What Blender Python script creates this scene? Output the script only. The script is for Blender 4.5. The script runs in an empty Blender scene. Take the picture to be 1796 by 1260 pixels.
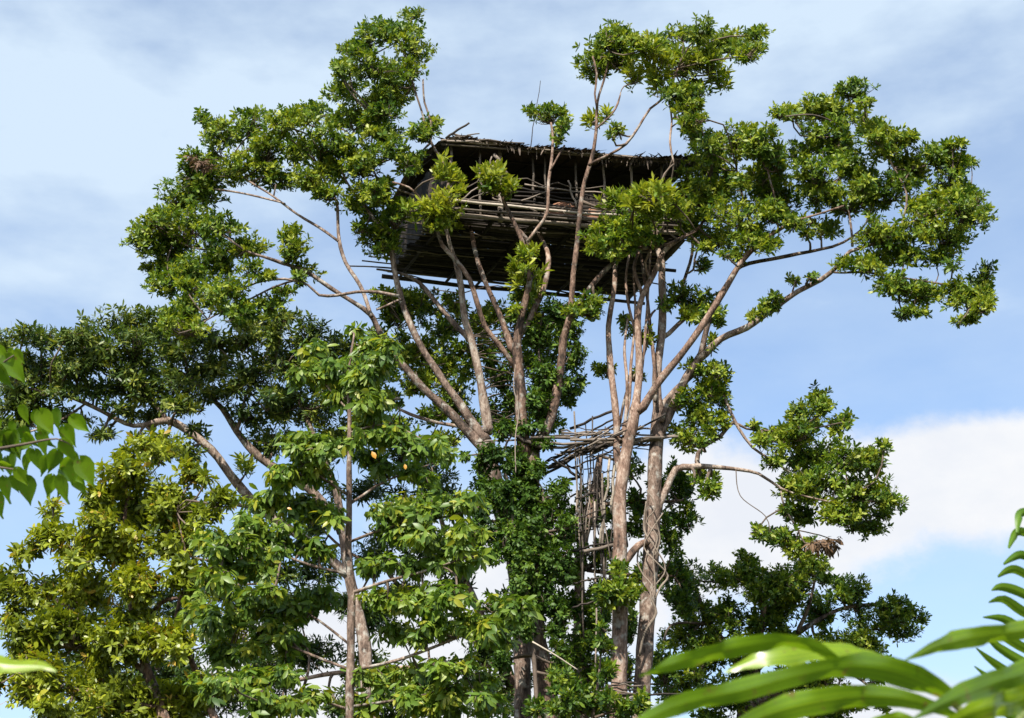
import bpy, math, random
import numpy as np
from mathutils import Vector
R = math.radians
random.seed(7)
rng = np.random.default_rng(11)
scene = bpy.context.scene
col = scene.collection

# ------------------------------------------------------------------ camera
FPX, PITCH = 2800.0, R(25)
CAM = np.array([0.0, 0.0, 1.7])
FW = np.array([0, math.cos(PITCH), math.sin(PITCH)])
UP = np.array([0, -math.sin(PITCH), math.cos(PITCH)])
RI = np.array([1.0, 0, 0])
cam = bpy.data.cameras.new('camera')
cam.sensor_width = 36.0
cam.lens = 36.0 * FPX / 1796.0
cam.clip_start, cam.clip_end = 0.05, 3000
cam.dof.use_dof = True
cam.dof.focus_distance = 40.0
cam.dof.aperture_fstop = 8.5
camo = bpy.data.objects.new('camera', cam)
col.objects.link(camo)
camo.location = CAM
camo.rotation_euler = (R(90) + PITCH, 0, 0)
scene.camera = camo

# ------------------------------------------------------------------ light
SUN_EL, SUN_AZ = R(46), R(196)      # azimuth clockwise from +Y: behind the camera, slightly left of it
sdir = Vector((math.sin(SUN_AZ) * math.cos(SUN_EL), math.cos(SUN_AZ) * math.cos(SUN_EL), math.sin(SUN_EL)))
sun = bpy.data.lights.new('sun', 'SUN')
sun.energy = 5.0
sun.angle = R(0.53)
sun.color = (1.0, 0.94, 0.84)
suno = bpy.data.objects.new('sun', sun)
col.objects.link(suno)
suno.rotation_euler = sdir.to_track_quat('Z', 'Y').to_euler()

scene.view_settings.view_transform = 'Standard'
scene.view_settings.look = 'None'
scene.view_settings.exposure = 1.0
scene.view_settings.gamma = 1.0
scene.cycles.max_bounces = 7
scene.cycles.diffuse_bounces = 3
scene.cycles.glossy_bounces = 2
scene.cycles.transmission_bounces = 4
scene.cycles.use_denoising = True


def ray(x, y):
    return RI * (x - 898) / FPX + UP * (630 - y) / FPX + FW


def P(x, y, Y):
    d = ray(x, y)
    return CAM + d * (Y / d[1])


def PZ(x, y, z):
    d = ray(x, y)
    return CAM + d * ((z - CAM[2]) / d[2])


def ppm(p):                                   # photograph pixels per metre at a point
    return FPX / float(np.dot(p - CAM, FW))


# ------------------------------------------------------------------ node helpers
def new_mat(name):
    m = bpy.data.materials.new(name)
    m.use_nodes = True
    nt = m.node_tree
    nt.nodes.clear()
    return m, nt, nt.nodes, nt.links


def node(nt, typ, **kw):
    n = nt.nodes.new(typ)
    for k, v in kw.items():
        if k in n.inputs:
            n.inputs[k].default_value = v
        else:
            setattr(n, k, v)
    return n


def ramp(nt, stops, interp='LINEAR'):
    n = nt.nodes.new('ShaderNodeValToRGB')
    cr = n.color_ramp
    cr.interpolation = interp
    while len(cr.elements) < len(stops):
        cr.elements.new(0.5)
    for e, (pos, c) in zip(cr.elements, stops):
        e.position = pos
        e.color = (*c, 1) if len(c) == 3 else c
    return n


def math_(nt, op, a=None, b=None, clamp=False):
    n = nt.nodes.new('ShaderNodeMath')
    n.operation = op
    n.use_clamp = clamp
    for i, v in enumerate((a, b)):
        if v is None:
            continue
        if isinstance(v, (int, float)):
            n.inputs[i].default_value = v
        else:
            nt.links.new(v, n.inputs[i])
    return n.outputs[0]


# ------------------------------------------------------------------ world: blue sky, thin high veil and one bank of cumulus
world = bpy.data.worlds.new('World')
scene.world = world
world.use_nodes = True
nt = world.node_tree
nt.nodes.clear()
L = nt.links
sky = node(nt, 'ShaderNodeTexSky', sky_type='NISHITA', sun_disc=False, sun_elevation=SUN_EL,
           sun_rotation=SUN_AZ, altitude=0.0, air_density=1.0, dust_density=1.2, ozone_density=1.5)
tc = node(nt, 'ShaderNodeTexCoord')
sep = node(nt, 'ShaderNodeSeparateXYZ')
L.new(tc.outputs['Generated'], sep.inputs[0])
az = math_(nt, 'ARCTAN2', sep.outputs[0], sep.outputs[1])
el = math_(nt, 'ARCSINE', sep.outputs[2])
ae = node(nt, 'ShaderNodeCombineXYZ')
L.new(az, ae.inputs[0]); L.new(el, ae.inputs[1])


def azel(x, y):
    d = ray(x, y); d = d / np.linalg.norm(d)
    return math.atan2(d[0], d[1]), math.asin(d[2])


def noise(vec, scale, detail=5, rough=0.55, sx=1.0, sy=1.0, rot=0.0, off=(0, 0, 0)):
    mp = node(nt, 'ShaderNodeMapping')
    mp.inputs['Scale'].default_value = (sx, sy, 1)
    mp.inputs['Rotation'].default_value = (0, 0, rot)
    mp.inputs['Location'].default_value = off
    L.new(vec, mp.inputs[0])
    n = node(nt, 'ShaderNodeTexNoise', Scale=scale, Detail=detail, Roughness=rough)
    L.new(mp.outputs[0], n.inputs['Vector'])
    return n.outputs[0]


# thin streaky veil
v1 = noise(ae.outputs[0], 5.0, 5, 0.5, 1.0, 2.6, R(-12), (1.3, 0.4, 0))
v2 = noise(ae.outputs[0], 16.0, 5, 0.55, 1.0, 2.2, R(-15), (0.2, 3.1, 0))
veil = math_(nt, 'ADD', math_(nt, 'ADD', math_(nt, 'MULTIPLY', v1, 0.42), math_(nt, 'MULTIPLY', v2, 0.20)), 0.19)


def band(x, y, rx, ry):                        # soft patch of thicker high cloud around a direction
    a0, e0 = azel(x, y)
    da = math_(nt, 'DIVIDE', math_(nt, 'SUBTRACT', az, a0), rx / FPX)
    de = math_(nt, 'DIVIDE', math_(nt, 'SUBTRACT', el, e0), ry / FPX)
    d = math_(nt, 'ADD', math_(nt, 'MULTIPLY', da, da), math_(nt, 'MULTIPLY', de, de))
    return math_(nt, 'POWER', 2.718, math_(nt, 'MULTIPLY', d, -1.0))


veil = math_(nt, 'ADD', math_(nt, 'SUBTRACT', veil, 0.07), math_(nt, 'MULTIPLY', math_(nt, 'ADD', band(1450, 20, 1000, 240), band(100, 250, 680, 360)), 0.22))
rv = ramp(nt, [(0.32, (0.08,) * 3), (0.50, (0.34,) * 3), (0.66, (0.93,) * 3)])
L.new(veil, rv.inputs[0])
# cumulus bank, low on the right, plus paler low sky
wob = noise(ae.outputs[0], 12.0, 9, 0.62, 1, 1.3, 0, (4.1, 1.0, 0))
wob = math_(nt, 'MULTIPLY', math_(nt, 'SUBTRACT', wob, 0.5), 1.1)


def blob(x, y, rx, ry, soft=0.5):
    a0, e0 = azel(x, y)
    da = math_(nt, 'DIVIDE', math_(nt, 'SUBTRACT', az, a0), rx / FPX)
    de = math_(nt, 'DIVIDE', math_(nt, 'SUBTRACT', el, e0), ry / FPX)
    d = math_(nt, 'SQRT', math_(nt, 'ADD', math_(nt, 'MULTIPLY', da, da), math_(nt, 'MULTIPLY', de, de)))
    s = math_(nt, 'SUBTRACT', 1.0, d)
    return math_(nt, 'ADD', s, wob)


c = None
for b in [(1260, 915, 300, 170), (1480, 890, 300, 150), (1700, 850, 360, 135), (1000, 1010, 420, 190),
          (1500, 1260, 280, 90), (700, 1200, 500, 210)]:
    q = blob(*b)
    c = q if c is None else math_(nt, 'MAXIMUM', c, q)
rc = ramp(nt, [(0.0, (0,) * 3), (0.42, (1,) * 3)], 'EASE')
L.new(c, rc.inputs[0])
mixv = node(nt, 'ShaderNodeMix', data_type='RGBA')
L.new(rv.outputs[0], mixv.inputs[0])
gain = node(nt, 'ShaderNodeMix', data_type='RGBA', blend_type='MULTIPLY')
gain.inputs[0].default_value = 1.0
L.new(sky.outputs[0], gain.inputs[6])
gain.inputs[7].default_value = (1, 1, 1, 1)
L.new(gain.outputs[2], mixv.inputs[6])
mixv.inputs[7].default_value = (2.95, 3.56, 4.2, 1)
mixc = node(nt, 'ShaderNodeMix', data_type='RGBA')
L.new(rc.outputs[0], mixc.inputs[0])
L.new(mixv.outputs[2], mixc.inputs[6])
rcc = ramp(nt, [(0.35, (3.45, 3.6, 3.9)), (0.60, (3.85, 3.92, 4.05))])
L.new(noise(ae.outputs[0], 10.0, 7, 0.6, 1, 1.6, 0, (2.0, 5.0, 0)), rcc.inputs[0])
L.new(rcc.outputs[0], mixc.inputs[7])
bg = node(nt, 'ShaderNodeBackground', Strength=0.122)
L.new(mixc.outputs[2], bg.inputs[0])
wo = node(nt, 'ShaderNodeOutputWorld')
L.new(bg.outputs[0], wo.inputs[0])


# ------------------------------------------------------------------ materials
def leaf_mat(name, stops, trans=0.36, rough=0.38, spec=0.5, tcol=(1.25, 1.2, 0.5), bscale=0.9):
    m, nt, N, L = new_mat(name)
    at = node(nt, 'ShaderNodeAttribute', attribute_name='tint')
    oi = node(nt, 'ShaderNodeObjectInfo')
    rp = ramp(nt, stops)
    L.new(at.outputs['Fac'], rp.inputs[0])
    geo = node(nt, 'ShaderNodeNewGeometry')
    nz = node(nt, 'ShaderNodeTexNoise', Scale=bscale, Detail=4)
    L.new(geo.outputs['Position'], nz.inputs['Vector'])
    hs = node(nt, 'ShaderNodeHueSaturation')
    L.new(rp.outputs[0], hs.inputs['Color'])
    L.new(math_(nt, 'ADD', 0.7, math_(nt, 'MULTIPLY', nz.outputs[0], 0.6)), hs.inputs['Value'])
    if bscale > 5:                             # near leaves: brown nibbled spots
        n4 = node(nt, 'ShaderNodeTexNoise', Scale=45.0, Detail=3, Roughness=0.6)
        L.new(geo.outputs['Position'], n4.inputs['Vector'])
        r4 = ramp(nt, [(0.62, (0,) * 3), (0.70, (0.8,) * 3)])
        L.new(n4.outputs[0], r4.inputs[0])
        m4 = node(nt, 'ShaderNodeMix', data_type='RGBA')
        L.new(r4.outputs[0], m4.inputs[0])
        L.new(hs.outputs[0], m4.inputs[6])
        m4.inputs[7].default_value = (0.16, 0.11, 0.03, 1)
        hs = type('o', (), {'outputs': [m4.outputs[2]]})()
    pb = node(nt, 'ShaderNodeBsdfPrincipled', Roughness=rough)
    pb.inputs['Specular IOR Level'].default_value = spec
    L.new(hs.outputs[0], pb.inputs['Base Color'])
    mu = node(nt, 'ShaderNodeMix', data_type='RGBA', blend_type='MULTIPLY')
    mu.inputs[0].default_value = 1
    L.new(hs.outputs[0], mu.inputs[6])
    mu.inputs[7].default_value = (*tcol, 1)
    tr = node(nt, 'ShaderNodeBsdfTranslucent')
    L.new(mu.outputs[2], tr.inputs[0])
    mx = node(nt, 'ShaderNodeMixShader')
    mx.inputs[0].default_value = trans
    L.new(pb.outputs[0], mx.inputs[1]); L.new(tr.outputs[0], mx.inputs[2])
    o = node(nt, 'ShaderNodeOutputMaterial')
    L.new(mx.outputs[0], o.inputs[0])
    return m


def wood_mat(name, stops, scale=3.0, stretch=(1, 1, 0.25), rough=0.8, bump=0.4, fine=22.0, spots=None, rvar=0.12):
    m, nt, N, L = new_mat(name)
    geo = node(nt, 'ShaderNodeNewGeometry')
    mp = node(nt, 'ShaderNodeMapping')
    mp.inputs['Scale'].default_value = stretch
    L.new(geo.outputs['Position'], mp.inputs[0])
    oi = node(nt, 'ShaderNodeObjectInfo')
    n1 = node(nt, 'ShaderNodeTexNoise', Scale=scale, Detail=6, Roughness=0.65)
    n2 = node(nt, 'ShaderNodeTexNoise', Scale=fine, Detail=4, Roughness=0.6)
    L.new(mp.outputs[0], n1.inputs['Vector']); L.new(mp.outputs[0], n2.inputs['Vector'])
    s = math_(nt, 'ADD', math_(nt, 'MULTIPLY', n1.outputs[0], 0.65), math_(nt, 'MULTIPLY', n2.outputs[0], 0.35))
    s = math_(nt, 'ADD', s, math_(nt, 'MULTIPLY', math_(nt, 'SUBTRACT', oi.outputs['Random'], 0.5), rvar))
    rp = ramp(nt, stops)
    L.new(s, rp.inputs[0])
    out = rp.outputs[0]
    if spots:
        n3 = node(nt, 'ShaderNodeTexNoise', Scale=spots[1], Detail=3, Roughness=0.6)
        L.new(geo.outputs['Position'], n3.inputs['Vector'])
        r3 = ramp(nt, [(0.56, (0,) * 3), (0.68, (1,) * 3)])
        L.new(n3.outputs[0], r3.inputs[0])
        mx = node(nt, 'ShaderNodeMix', data_type='RGBA')
        L.new(math_(nt, 'MULTIPLY', r3.outputs[0], spots[2]), mx.inputs[0])
        L.new(out, mx.inputs[6])
        mx.inputs[7].default_value = (*spots[0], 1)
        out = mx.outputs[2]
    pb = node(nt, 'ShaderNodeBsdfPrincipled', Roughness=rough)
    pb.inputs['Specular IOR Level'].default_value = 0.25
    L.new(out, pb.inputs['Base Color'])
    bp = node(nt, 'ShaderNodeBump', Strength=bump, Distance=0.09)
    L.new(s, bp.inputs['Height']); L.new(bp.outputs[0], pb.inputs['Normal'])
    o = node(nt, 'ShaderNodeOutputMaterial')
    L.new(pb.outputs[0], o.inputs[0])
    return m


M = {}
M['main'] = leaf_mat('leaf_main', [(0, (0.018, 0.048, 0.010)), (0.35, (0.052, 0.110, 0.014)), (0.65, (0.12, 0.19, 0.016)), (1, (0.27, 0.31, 0.03))], rough=0.45, spec=0.3)
M['tuft'] = leaf_mat('leaf_tuft', [(0, (0.045, 0.09, 0.012)), (0.5, (0.13, 0.20, 0.018)), (1, (0.32, 0.34, 0.035))], trans=0.38, spec=0.3)
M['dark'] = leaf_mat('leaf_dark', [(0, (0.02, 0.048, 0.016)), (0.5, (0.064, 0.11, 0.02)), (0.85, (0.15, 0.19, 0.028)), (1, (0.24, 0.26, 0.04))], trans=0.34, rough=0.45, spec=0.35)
M['young'] = leaf_mat('leaf_young', [(0, (0.045, 0.095, 0.018)), (0.5, (0.105, 0.185, 0.024)), (0.9, (0.20, 0.27, 0.03)), (1, (0.28, 0.29, 0.025))], trans=0.42, rough=0.42, spec=0.4)
M['yellow'] = leaf_mat('leaf_yellow', [(0, (0.06, 0.095, 0.012)), (0.4, (0.15, 0.19, 0.016)), (0.72, (0.25, 0.295, 0.020)), (0.94, (0.34, 0.35, 0.03)), (1, (0.37, 0.25, 0.04))], trans=0.38, spec=0.35)
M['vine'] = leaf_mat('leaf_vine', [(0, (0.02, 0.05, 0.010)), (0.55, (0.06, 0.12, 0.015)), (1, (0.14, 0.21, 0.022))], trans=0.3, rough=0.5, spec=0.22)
M['brown'] = leaf_mat('leaf_brown', [(0, (0.05, 0.03, 0.02)), (1, (0.16, 0.10, 0.06))], trans=0.15, rough=0.7, spec=0.2)
M['orange'] = leaf_mat('leaf_orange', [(0, (0.45, 0.20, 0.02)), (1, (0.55, 0.28, 0.02))], trans=0.35)
M['broad'] = leaf_mat('leaf_broad', [(0, (0.06, 0.13, 0.008)), (0.6, (0.14, 0.245, 0.008)), (1, (0.24, 0.34, 0.012))], trans=0.50, rough=0.28, spec=0.7, bscale=14.0)
M['frond'] = leaf_mat('leaf_frond', [(0, (0.06, 0.14, 0.012)), (1, (0.14, 0.24, 0.015))], trans=0.35, rough=0.35)
M['bark'] = wood_mat('bark_pink', [(0.37, (0.022, 0.016, 0.012)), (0.45, (0.092, 0.057, 0.041)), (0.53, (0.185, 0.118, 0.086)), (0.63, (0.35, 0.265, 0.21))],
                     4.5, (1, 1, 0.4), 0.85, 0.7, 26, ((0.33, 0.31, 0.27), 3.6, 0.6))
M['bark2'] = wood_mat('bark_grey', [(0.37, (0.02, 0.016, 0.013)), (0.45, (0.085, 0.059, 0.045)), (0.54, (0.168, 0.118, 0.091)), (0.64, (0.34, 0.275, 0.225))],
                      5, (1, 1, 0.4), 0.85, 0.7, 28, ((0.36, 0.35, 0.31), 4.5, 0.7))
M['twig'] = wood_mat('bark_twig', [(0.3, (0.05, 0.038, 0.03)), (0.7, (0.16, 0.12, 0.09))], 3, (1, 1, 1), 0.85, 0.2)
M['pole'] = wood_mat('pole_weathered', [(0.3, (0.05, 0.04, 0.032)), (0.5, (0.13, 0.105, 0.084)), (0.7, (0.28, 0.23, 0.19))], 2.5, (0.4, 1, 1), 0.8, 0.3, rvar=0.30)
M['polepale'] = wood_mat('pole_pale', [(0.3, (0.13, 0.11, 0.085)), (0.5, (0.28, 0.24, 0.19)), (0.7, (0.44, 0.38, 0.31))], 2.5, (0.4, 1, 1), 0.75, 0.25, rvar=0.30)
M['poledark'] = wood_mat('pole_shade_dark', [(0.3, (0.010, 0.008, 0.007)), (0.5, (0.024, 0.019, 0.016)), (0.7, (0.06, 0.048, 0.04))], 2.5, (0.4, 1, 1), 0.85, 0.3, rvar=0.30)  # darkened copy of the pole wood; shade under the house put into its colour
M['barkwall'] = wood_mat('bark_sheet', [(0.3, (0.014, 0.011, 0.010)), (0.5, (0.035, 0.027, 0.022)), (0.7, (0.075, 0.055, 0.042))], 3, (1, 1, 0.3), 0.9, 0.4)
M['bundle'] = wood_mat('bark_red', [(0.3, (0.13, 0.06, 0.035)), (0.7, (0.28, 0.14, 0.085))], 2, (0.3, 1, 1), 0.8, 0.4)
M['thatch'] = wood_mat('thatch', [(0.3, (0.035, 0.027, 0.022)), (0.5, (0.10, 0.078, 0.062)), (0.7, (0.22, 0.17, 0.135))], 4, (1, 0.4, 1), 0.9, 0.3)
M['liana'] = wood_mat('liana', [(0.3, (0.09, 0.07, 0.052)), (0.7, (0.27, 0.22, 0.175))], 4, (1, 1, 0.4), 0.85, 0.3)
M['stem'] = wood_mat('stem_green', [(0.3, (0.06, 0.09, 0.02)), (0.7, (0.14, 0.16, 0.05))], 4, (1, 1, 0.4), 0.6, 0.1)
M['ground'] = wood_mat('forest_floor', [(0.3, (0.02, 0.018, 0.01)), (0.5, (0.05, 0.05, 0.02)), (0.7, (0.06, 0.09, 0.025))], 0.6, (1, 1, 1), 0.95, 0.6, 6)


# ------------------------------------------------------------------ object helpers
def tag(o, label=None, cat=None, group=None, kind=None):
    for k, v in (('label', label), ('category', cat), ('group', group), ('kind', kind)):
        if v:
            o[k] = v
    return o


def empty(name, loc, label=None, cat=None, group=None, kind=None):
    o = bpy.data.objects.new(name, None)
    o.empty_display_size = 0.3
    col.objects.link(o)
    o.location = loc
    return tag(o, label, cat, group, kind)


def np_mesh(name, verts, faces, mat, smooth=True, tint=None):
    """faces: list of int arrays (n,k)"""
    me = bpy.data.meshes.new(name)
    verts = np.asarray(verts, dtype=np.float32).reshape(-1, 3)
    me.vertices.add(len(verts))
    me.vertices.foreach_set('co', verts.ravel())
    fl = [np.asarray(f, dtype=np.int32) for f in faces if len(f)]
    loops = np.concatenate([f.ravel() for f in fl])
    tot = np.concatenate([np.full(len(f), f.shape[1], dtype=np.int32) for f in fl])
    start = np.concatenate([[0], np.cumsum(tot)[:-1]]).astype(np.int32)
    me.loops.add(len(loops))
    me.loops.foreach_set('vertex_index', loops)
    me.polygons.add(len(tot))
    me.polygons.foreach_set('loop_start', start)
    me.polygons.foreach_set('loop_total', tot)
    me.polygons.foreach_set('use_smooth', np.full(len(tot), smooth, dtype=bool))
    if tint is not None:
        a = me.attributes.new('tint', 'FLOAT', 'POINT')
        a.data.foreach_set('value', np.asarray(tint, dtype=np.float32))
    me.update(calc_edges=True)
    me.materials.append(mat)
    return me


def link(name, me, parent=None, **kw):
    """world-space mesh linked under a parent that only has a location"""
    o = bpy.data.objects.new(name, me)
    col.objects.link(o)
    if parent is not None:
        o.parent = parent
        r = parent
        off = Vector((0, 0, 0))
        while r is not None:
            off += r.location
            r = r.parent
        o.location = -off
    return tag(o, **kw)


def catmull(pts, step):
    pts = np.asarray(pts, float)
    out = []
    n = len(pts)
    for i in range(n - 1):
        p0 = pts[max(i - 1, 0)]; p1 = pts[i]; p2 = pts[i + 1]; p3 = pts[min(i + 2, n - 1)]
        k = max(2, int(np.linalg.norm(p2[:3] - p1[:3]) / step))
        for t in np.linspace(0, 1, k, endpoint=False):
            out.append(0.5 * ((2 * p1) + (-p0 + p2) * t + (2 * p0 - 5 * p1 + 4 * p2 - p3) * t * t + (-p0 + 3 * p1 - 3 * p2 + p3) * t ** 3))
    out.append(pts[-1])
    return np.array(out)


def tube(path, rad, sides=8, knob=0.0):
    """returns verts, [quads, caps as tris]"""
    path = np.asarray(path, float)
    n = len(path)
    tg = np.gradient(path, axis=0)
    tg /= np.linalg.norm(tg, axis=1)[:, None] + 1e-9
    ref = np.array([0.0, 1, 0]) if abs(tg[0][1]) < 0.9 else np.array([1.0, 0, 0])
    u = np.cross(tg[0], ref); u /= np.linalg.norm(u)
    ang = np.linspace(0, 2 * math.pi, sides, endpoint=False)
    V = []
    for i in range(n):
        u = u - tg[i] * np.dot(u, tg[i]); u /= np.linalg.norm(u) + 1e-9
        w = np.cross(tg[i], u)
        r = rad[i] * (1 + (rng.normal(0, knob, sides) if knob else 0))
        V.append(path[i] + np.outer(np.cos(ang) * r, u) + np.outer(np.sin(ang) * r, w))
    V = np.concatenate(V)
    a = np.arange(sides); b = (a + 1) % sides
    Q = np.concatenate([np.stack([i * sides + a, i * sides + b, (i + 1) * sides + b, (i + 1) * sides + a], 1) for i in range(n - 1)])
    c0, c1 = len(V), len(V) + 1
    V = np.vstack([V, path[:1], path[-1:]])
    e = (n - 1) * sides
    T = np.concatenate([np.stack([b, a, np.full(sides, c0)], 1), np.stack([e + a, e + b, np.full(sides, c1)], 1)])
    return V, Q, T


class Acc:
    def __init__(self):
        self.v, self.q, self.t, self.n = [], [], [], 0

    def add(self, V, Q, T):
        self.v.append(V); self.q.append(Q + self.n); self.t.append(T + self.n); self.n += len(V)

    def mesh(self, name, mat, smooth=True):
        return np_mesh(name, np.concatenate(self.v), [np.concatenate(self.q), np.concatenate(self.t)], mat, smooth)


def norm(a):
    return a / (np.linalg.norm(a, axis=-1, keepdims=True) + 1e-9)


# leaf template: (along, side, lift)
LEAF = np.array([[0, 0, 0], [0.36, 0.40, 0.06], [0.36, 0, 0], [0.36, -0.40, 0.06],
                 [0.70, 0.42, 0.04], [0.70, 0, -0.02], [0.70, -0.42, 0.04], [1.0, 0, -0.10]])
LQ = np.array([[1, 2, 5, 4], [2, 3, 6, 5]])
LT = np.array([[0, 2, 1], [0, 3, 2], [4, 5, 7], [5, 6, 7]])


LEAF6 = np.array([[0, 0, 0], [0.34, 0.38, 0.03], [0.34, -0.38, 0.03], [0.70, 0.44, 0], [0.70, -0.44, 0], [1.0, 0, -0.08]])
LQ6 = np.array([[1, 2, 4, 3]])
LT6 = np.array([[0, 2, 1], [3, 4, 5]])


def leaves_light(base, d, nr, ln, wd, curl):
    d = norm(d)
    nr = norm(nr - d * np.sum(nr * d, 1, keepdims=True))
    s = np.cross(d, nr)
    V = (base[:, None] + d[:, None] * (LEAF6[None, :, 0:1] * ln[:, None, None])
         + s[:, None] * (LEAF6[None, :, 1:2] * wd[:, None, None])
         + nr[:, None] * (LEAF6[None, :, 2] * wd[:, None] - (LEAF6[None, :, 0] ** 2) * (curl * ln)[:, None])[:, :, None])
    o = (np.arange(len(base)) * 6)[:, None, None]
    return V.reshape(-1, 3), (LQ6[None] + o).reshape(-1, 4), (LT6[None] + o).reshape(-1, 3)


def leaves_geo(base, d, nr, ln, wd, curl):
    d = norm(d)
    nr = norm(nr - d * np.sum(nr * d, 1, keepdims=True))
    s = np.cross(d, nr)
    V = (base[:, None] + d[:, None] * (LEAF[None, :, 0:1] * ln[:, None, None])
         + s[:, None] * (LEAF[None, :, 1:2] * wd[:, None, None])
         + nr[:, None] * ((LEAF[None, :, 2] * 1.0) * wd[:, None] * 1.3 - (LEAF[None, :, 0] ** 2) * (curl * ln)[:, None])[:, :, None])
    n = len(base)
    o = (np.arange(n) * 8)[:, None, None]
    return V.reshape(-1, 3), (LQ[None] + o).reshape(-1, 4), (LT[None] + o).reshape(-1, 3)


KIND = {  # length, width, leaves per rosette, spread of the pitch angle, droop
    'main': (0.155, 0.064, 10, (0.45, 1.45), 0.0),
    'tuft': (0.25, 0.074, 10, (0.3, 1.2), 0.0),
    'dark': (0.22, 0.068, 9, (0.6, 1.7), 0.1),
    'young': (0.198, 0.080, 7, (0.8, 1.8), 0.75),
    'yellow': (0.175, 0.072, 9, (0.7, 1.6), 0.15),
    'vine': (0.135, 0.068, 8, (0.6, 1.7), 0.35),
    'brown': (0.24, 0.075, 8, (0.8, 1.9), 0.8),
}


def rosettes(centers, axis, kind, tint0):
    ln0, wd0, k, (a0, a1), droop = KIND[kind]
    n = len(centers)
    axis = norm(axis)
    ref = np.where(np.abs(axis[:, 2:3]) < 0.9, np.array([[0, 0, 1.0]]), np.array([[1.0, 0, 0]]))
    u = norm(np.cross(axis, ref)); w = np.cross(axis, u)
    ph = (np.arange(k)[None] * 2.399 + rng.uniform(0, 6.28, (n, 1))) + rng.normal(0, 0.25, (n, k))
    th = np.linspace(a0, a1, k)[None] + rng.normal(0, 0.18, (n, k))
    rad = np.cos(ph)[..., None] * u[:, None] + np.sin(ph)[..., None] * w[:, None]
    d = np.cos(th)[..., None] * axis[:, None] + np.sin(th)[..., None] * rad
    nr = np.sin(th)[..., None] * axis[:, None] - np.cos(th)[..., None] * rad
    if droop:
        d = norm(d + np.array([0, 0, -droop * 1.2]))
        nr = nr + np.array([0, 0, 0.6])
    nr = nr + rng.normal(0, 0.30, nr.shape)
    d = d + rng.normal(0, 0.16, d.shape)
    st = np.linspace(0.10, -0.10, k)[None, :, None] * ln0 * 2.2
    base = centers[:, None] + axis[:, None] * st
    ln = ln0 * rng.uniform(0.55, 1.2, (n, k)) * rng.uniform(0.7, 1.2, (n, 1))
    wd = wd0 * rng.uniform(0.8, 1.15, (n, k)) * (ln / ln0)
    cu = rng.uniform(0.02, 0.28, (n, k))
    ti = np.clip(tint0[:, None] + rng.normal(0, 0.13, (n, k)) + np.linspace(0.12, -0.08, k)[None], 0, 1)
    ok = rng.uniform(0, 1, n * k) > 0.16
    f = lambda a: a.reshape(-1, *a.shape[2:])[ok]
    return f(base), f(d), f(nr), f(ln), f(wd), f(cu), f(ti)


def puff_points(c, rx, ry, rd, n):
    """points of one leafy puff, thick towards its skin, broken by random gaps"""
    m = int(rng.integers(4, 7))
    sub = norm(rng.normal(0, 1, (m, 3))) * rng.uniform(0.25, 0.72, (m, 1))
    rad = rng.uniform(0.42, 0.72, m)
    k = rng.choice(m, n, p=rad ** 2 / np.sum(rad ** 2))
    d = norm(rng.normal(0, 1, (n, 3)))
    r = rng.uniform(0.05, 1, n) ** 0.5
    r = np.where(rng.uniform(0, 1, n) < 0.12, r * rng.uniform(1.1, 1.5, n), r)     # stray sprigs
    q = sub[k] + d * (rad[k] * r)[:, None]
    off = RI[None] * (q[:, :1] * rx) + UP[None] * (q[:, 1:2] * ry) + FW[None] * (q[:, 2:] * rd)
    return c + off, norm(norm(off) + norm(d))


TREES = {}


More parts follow.
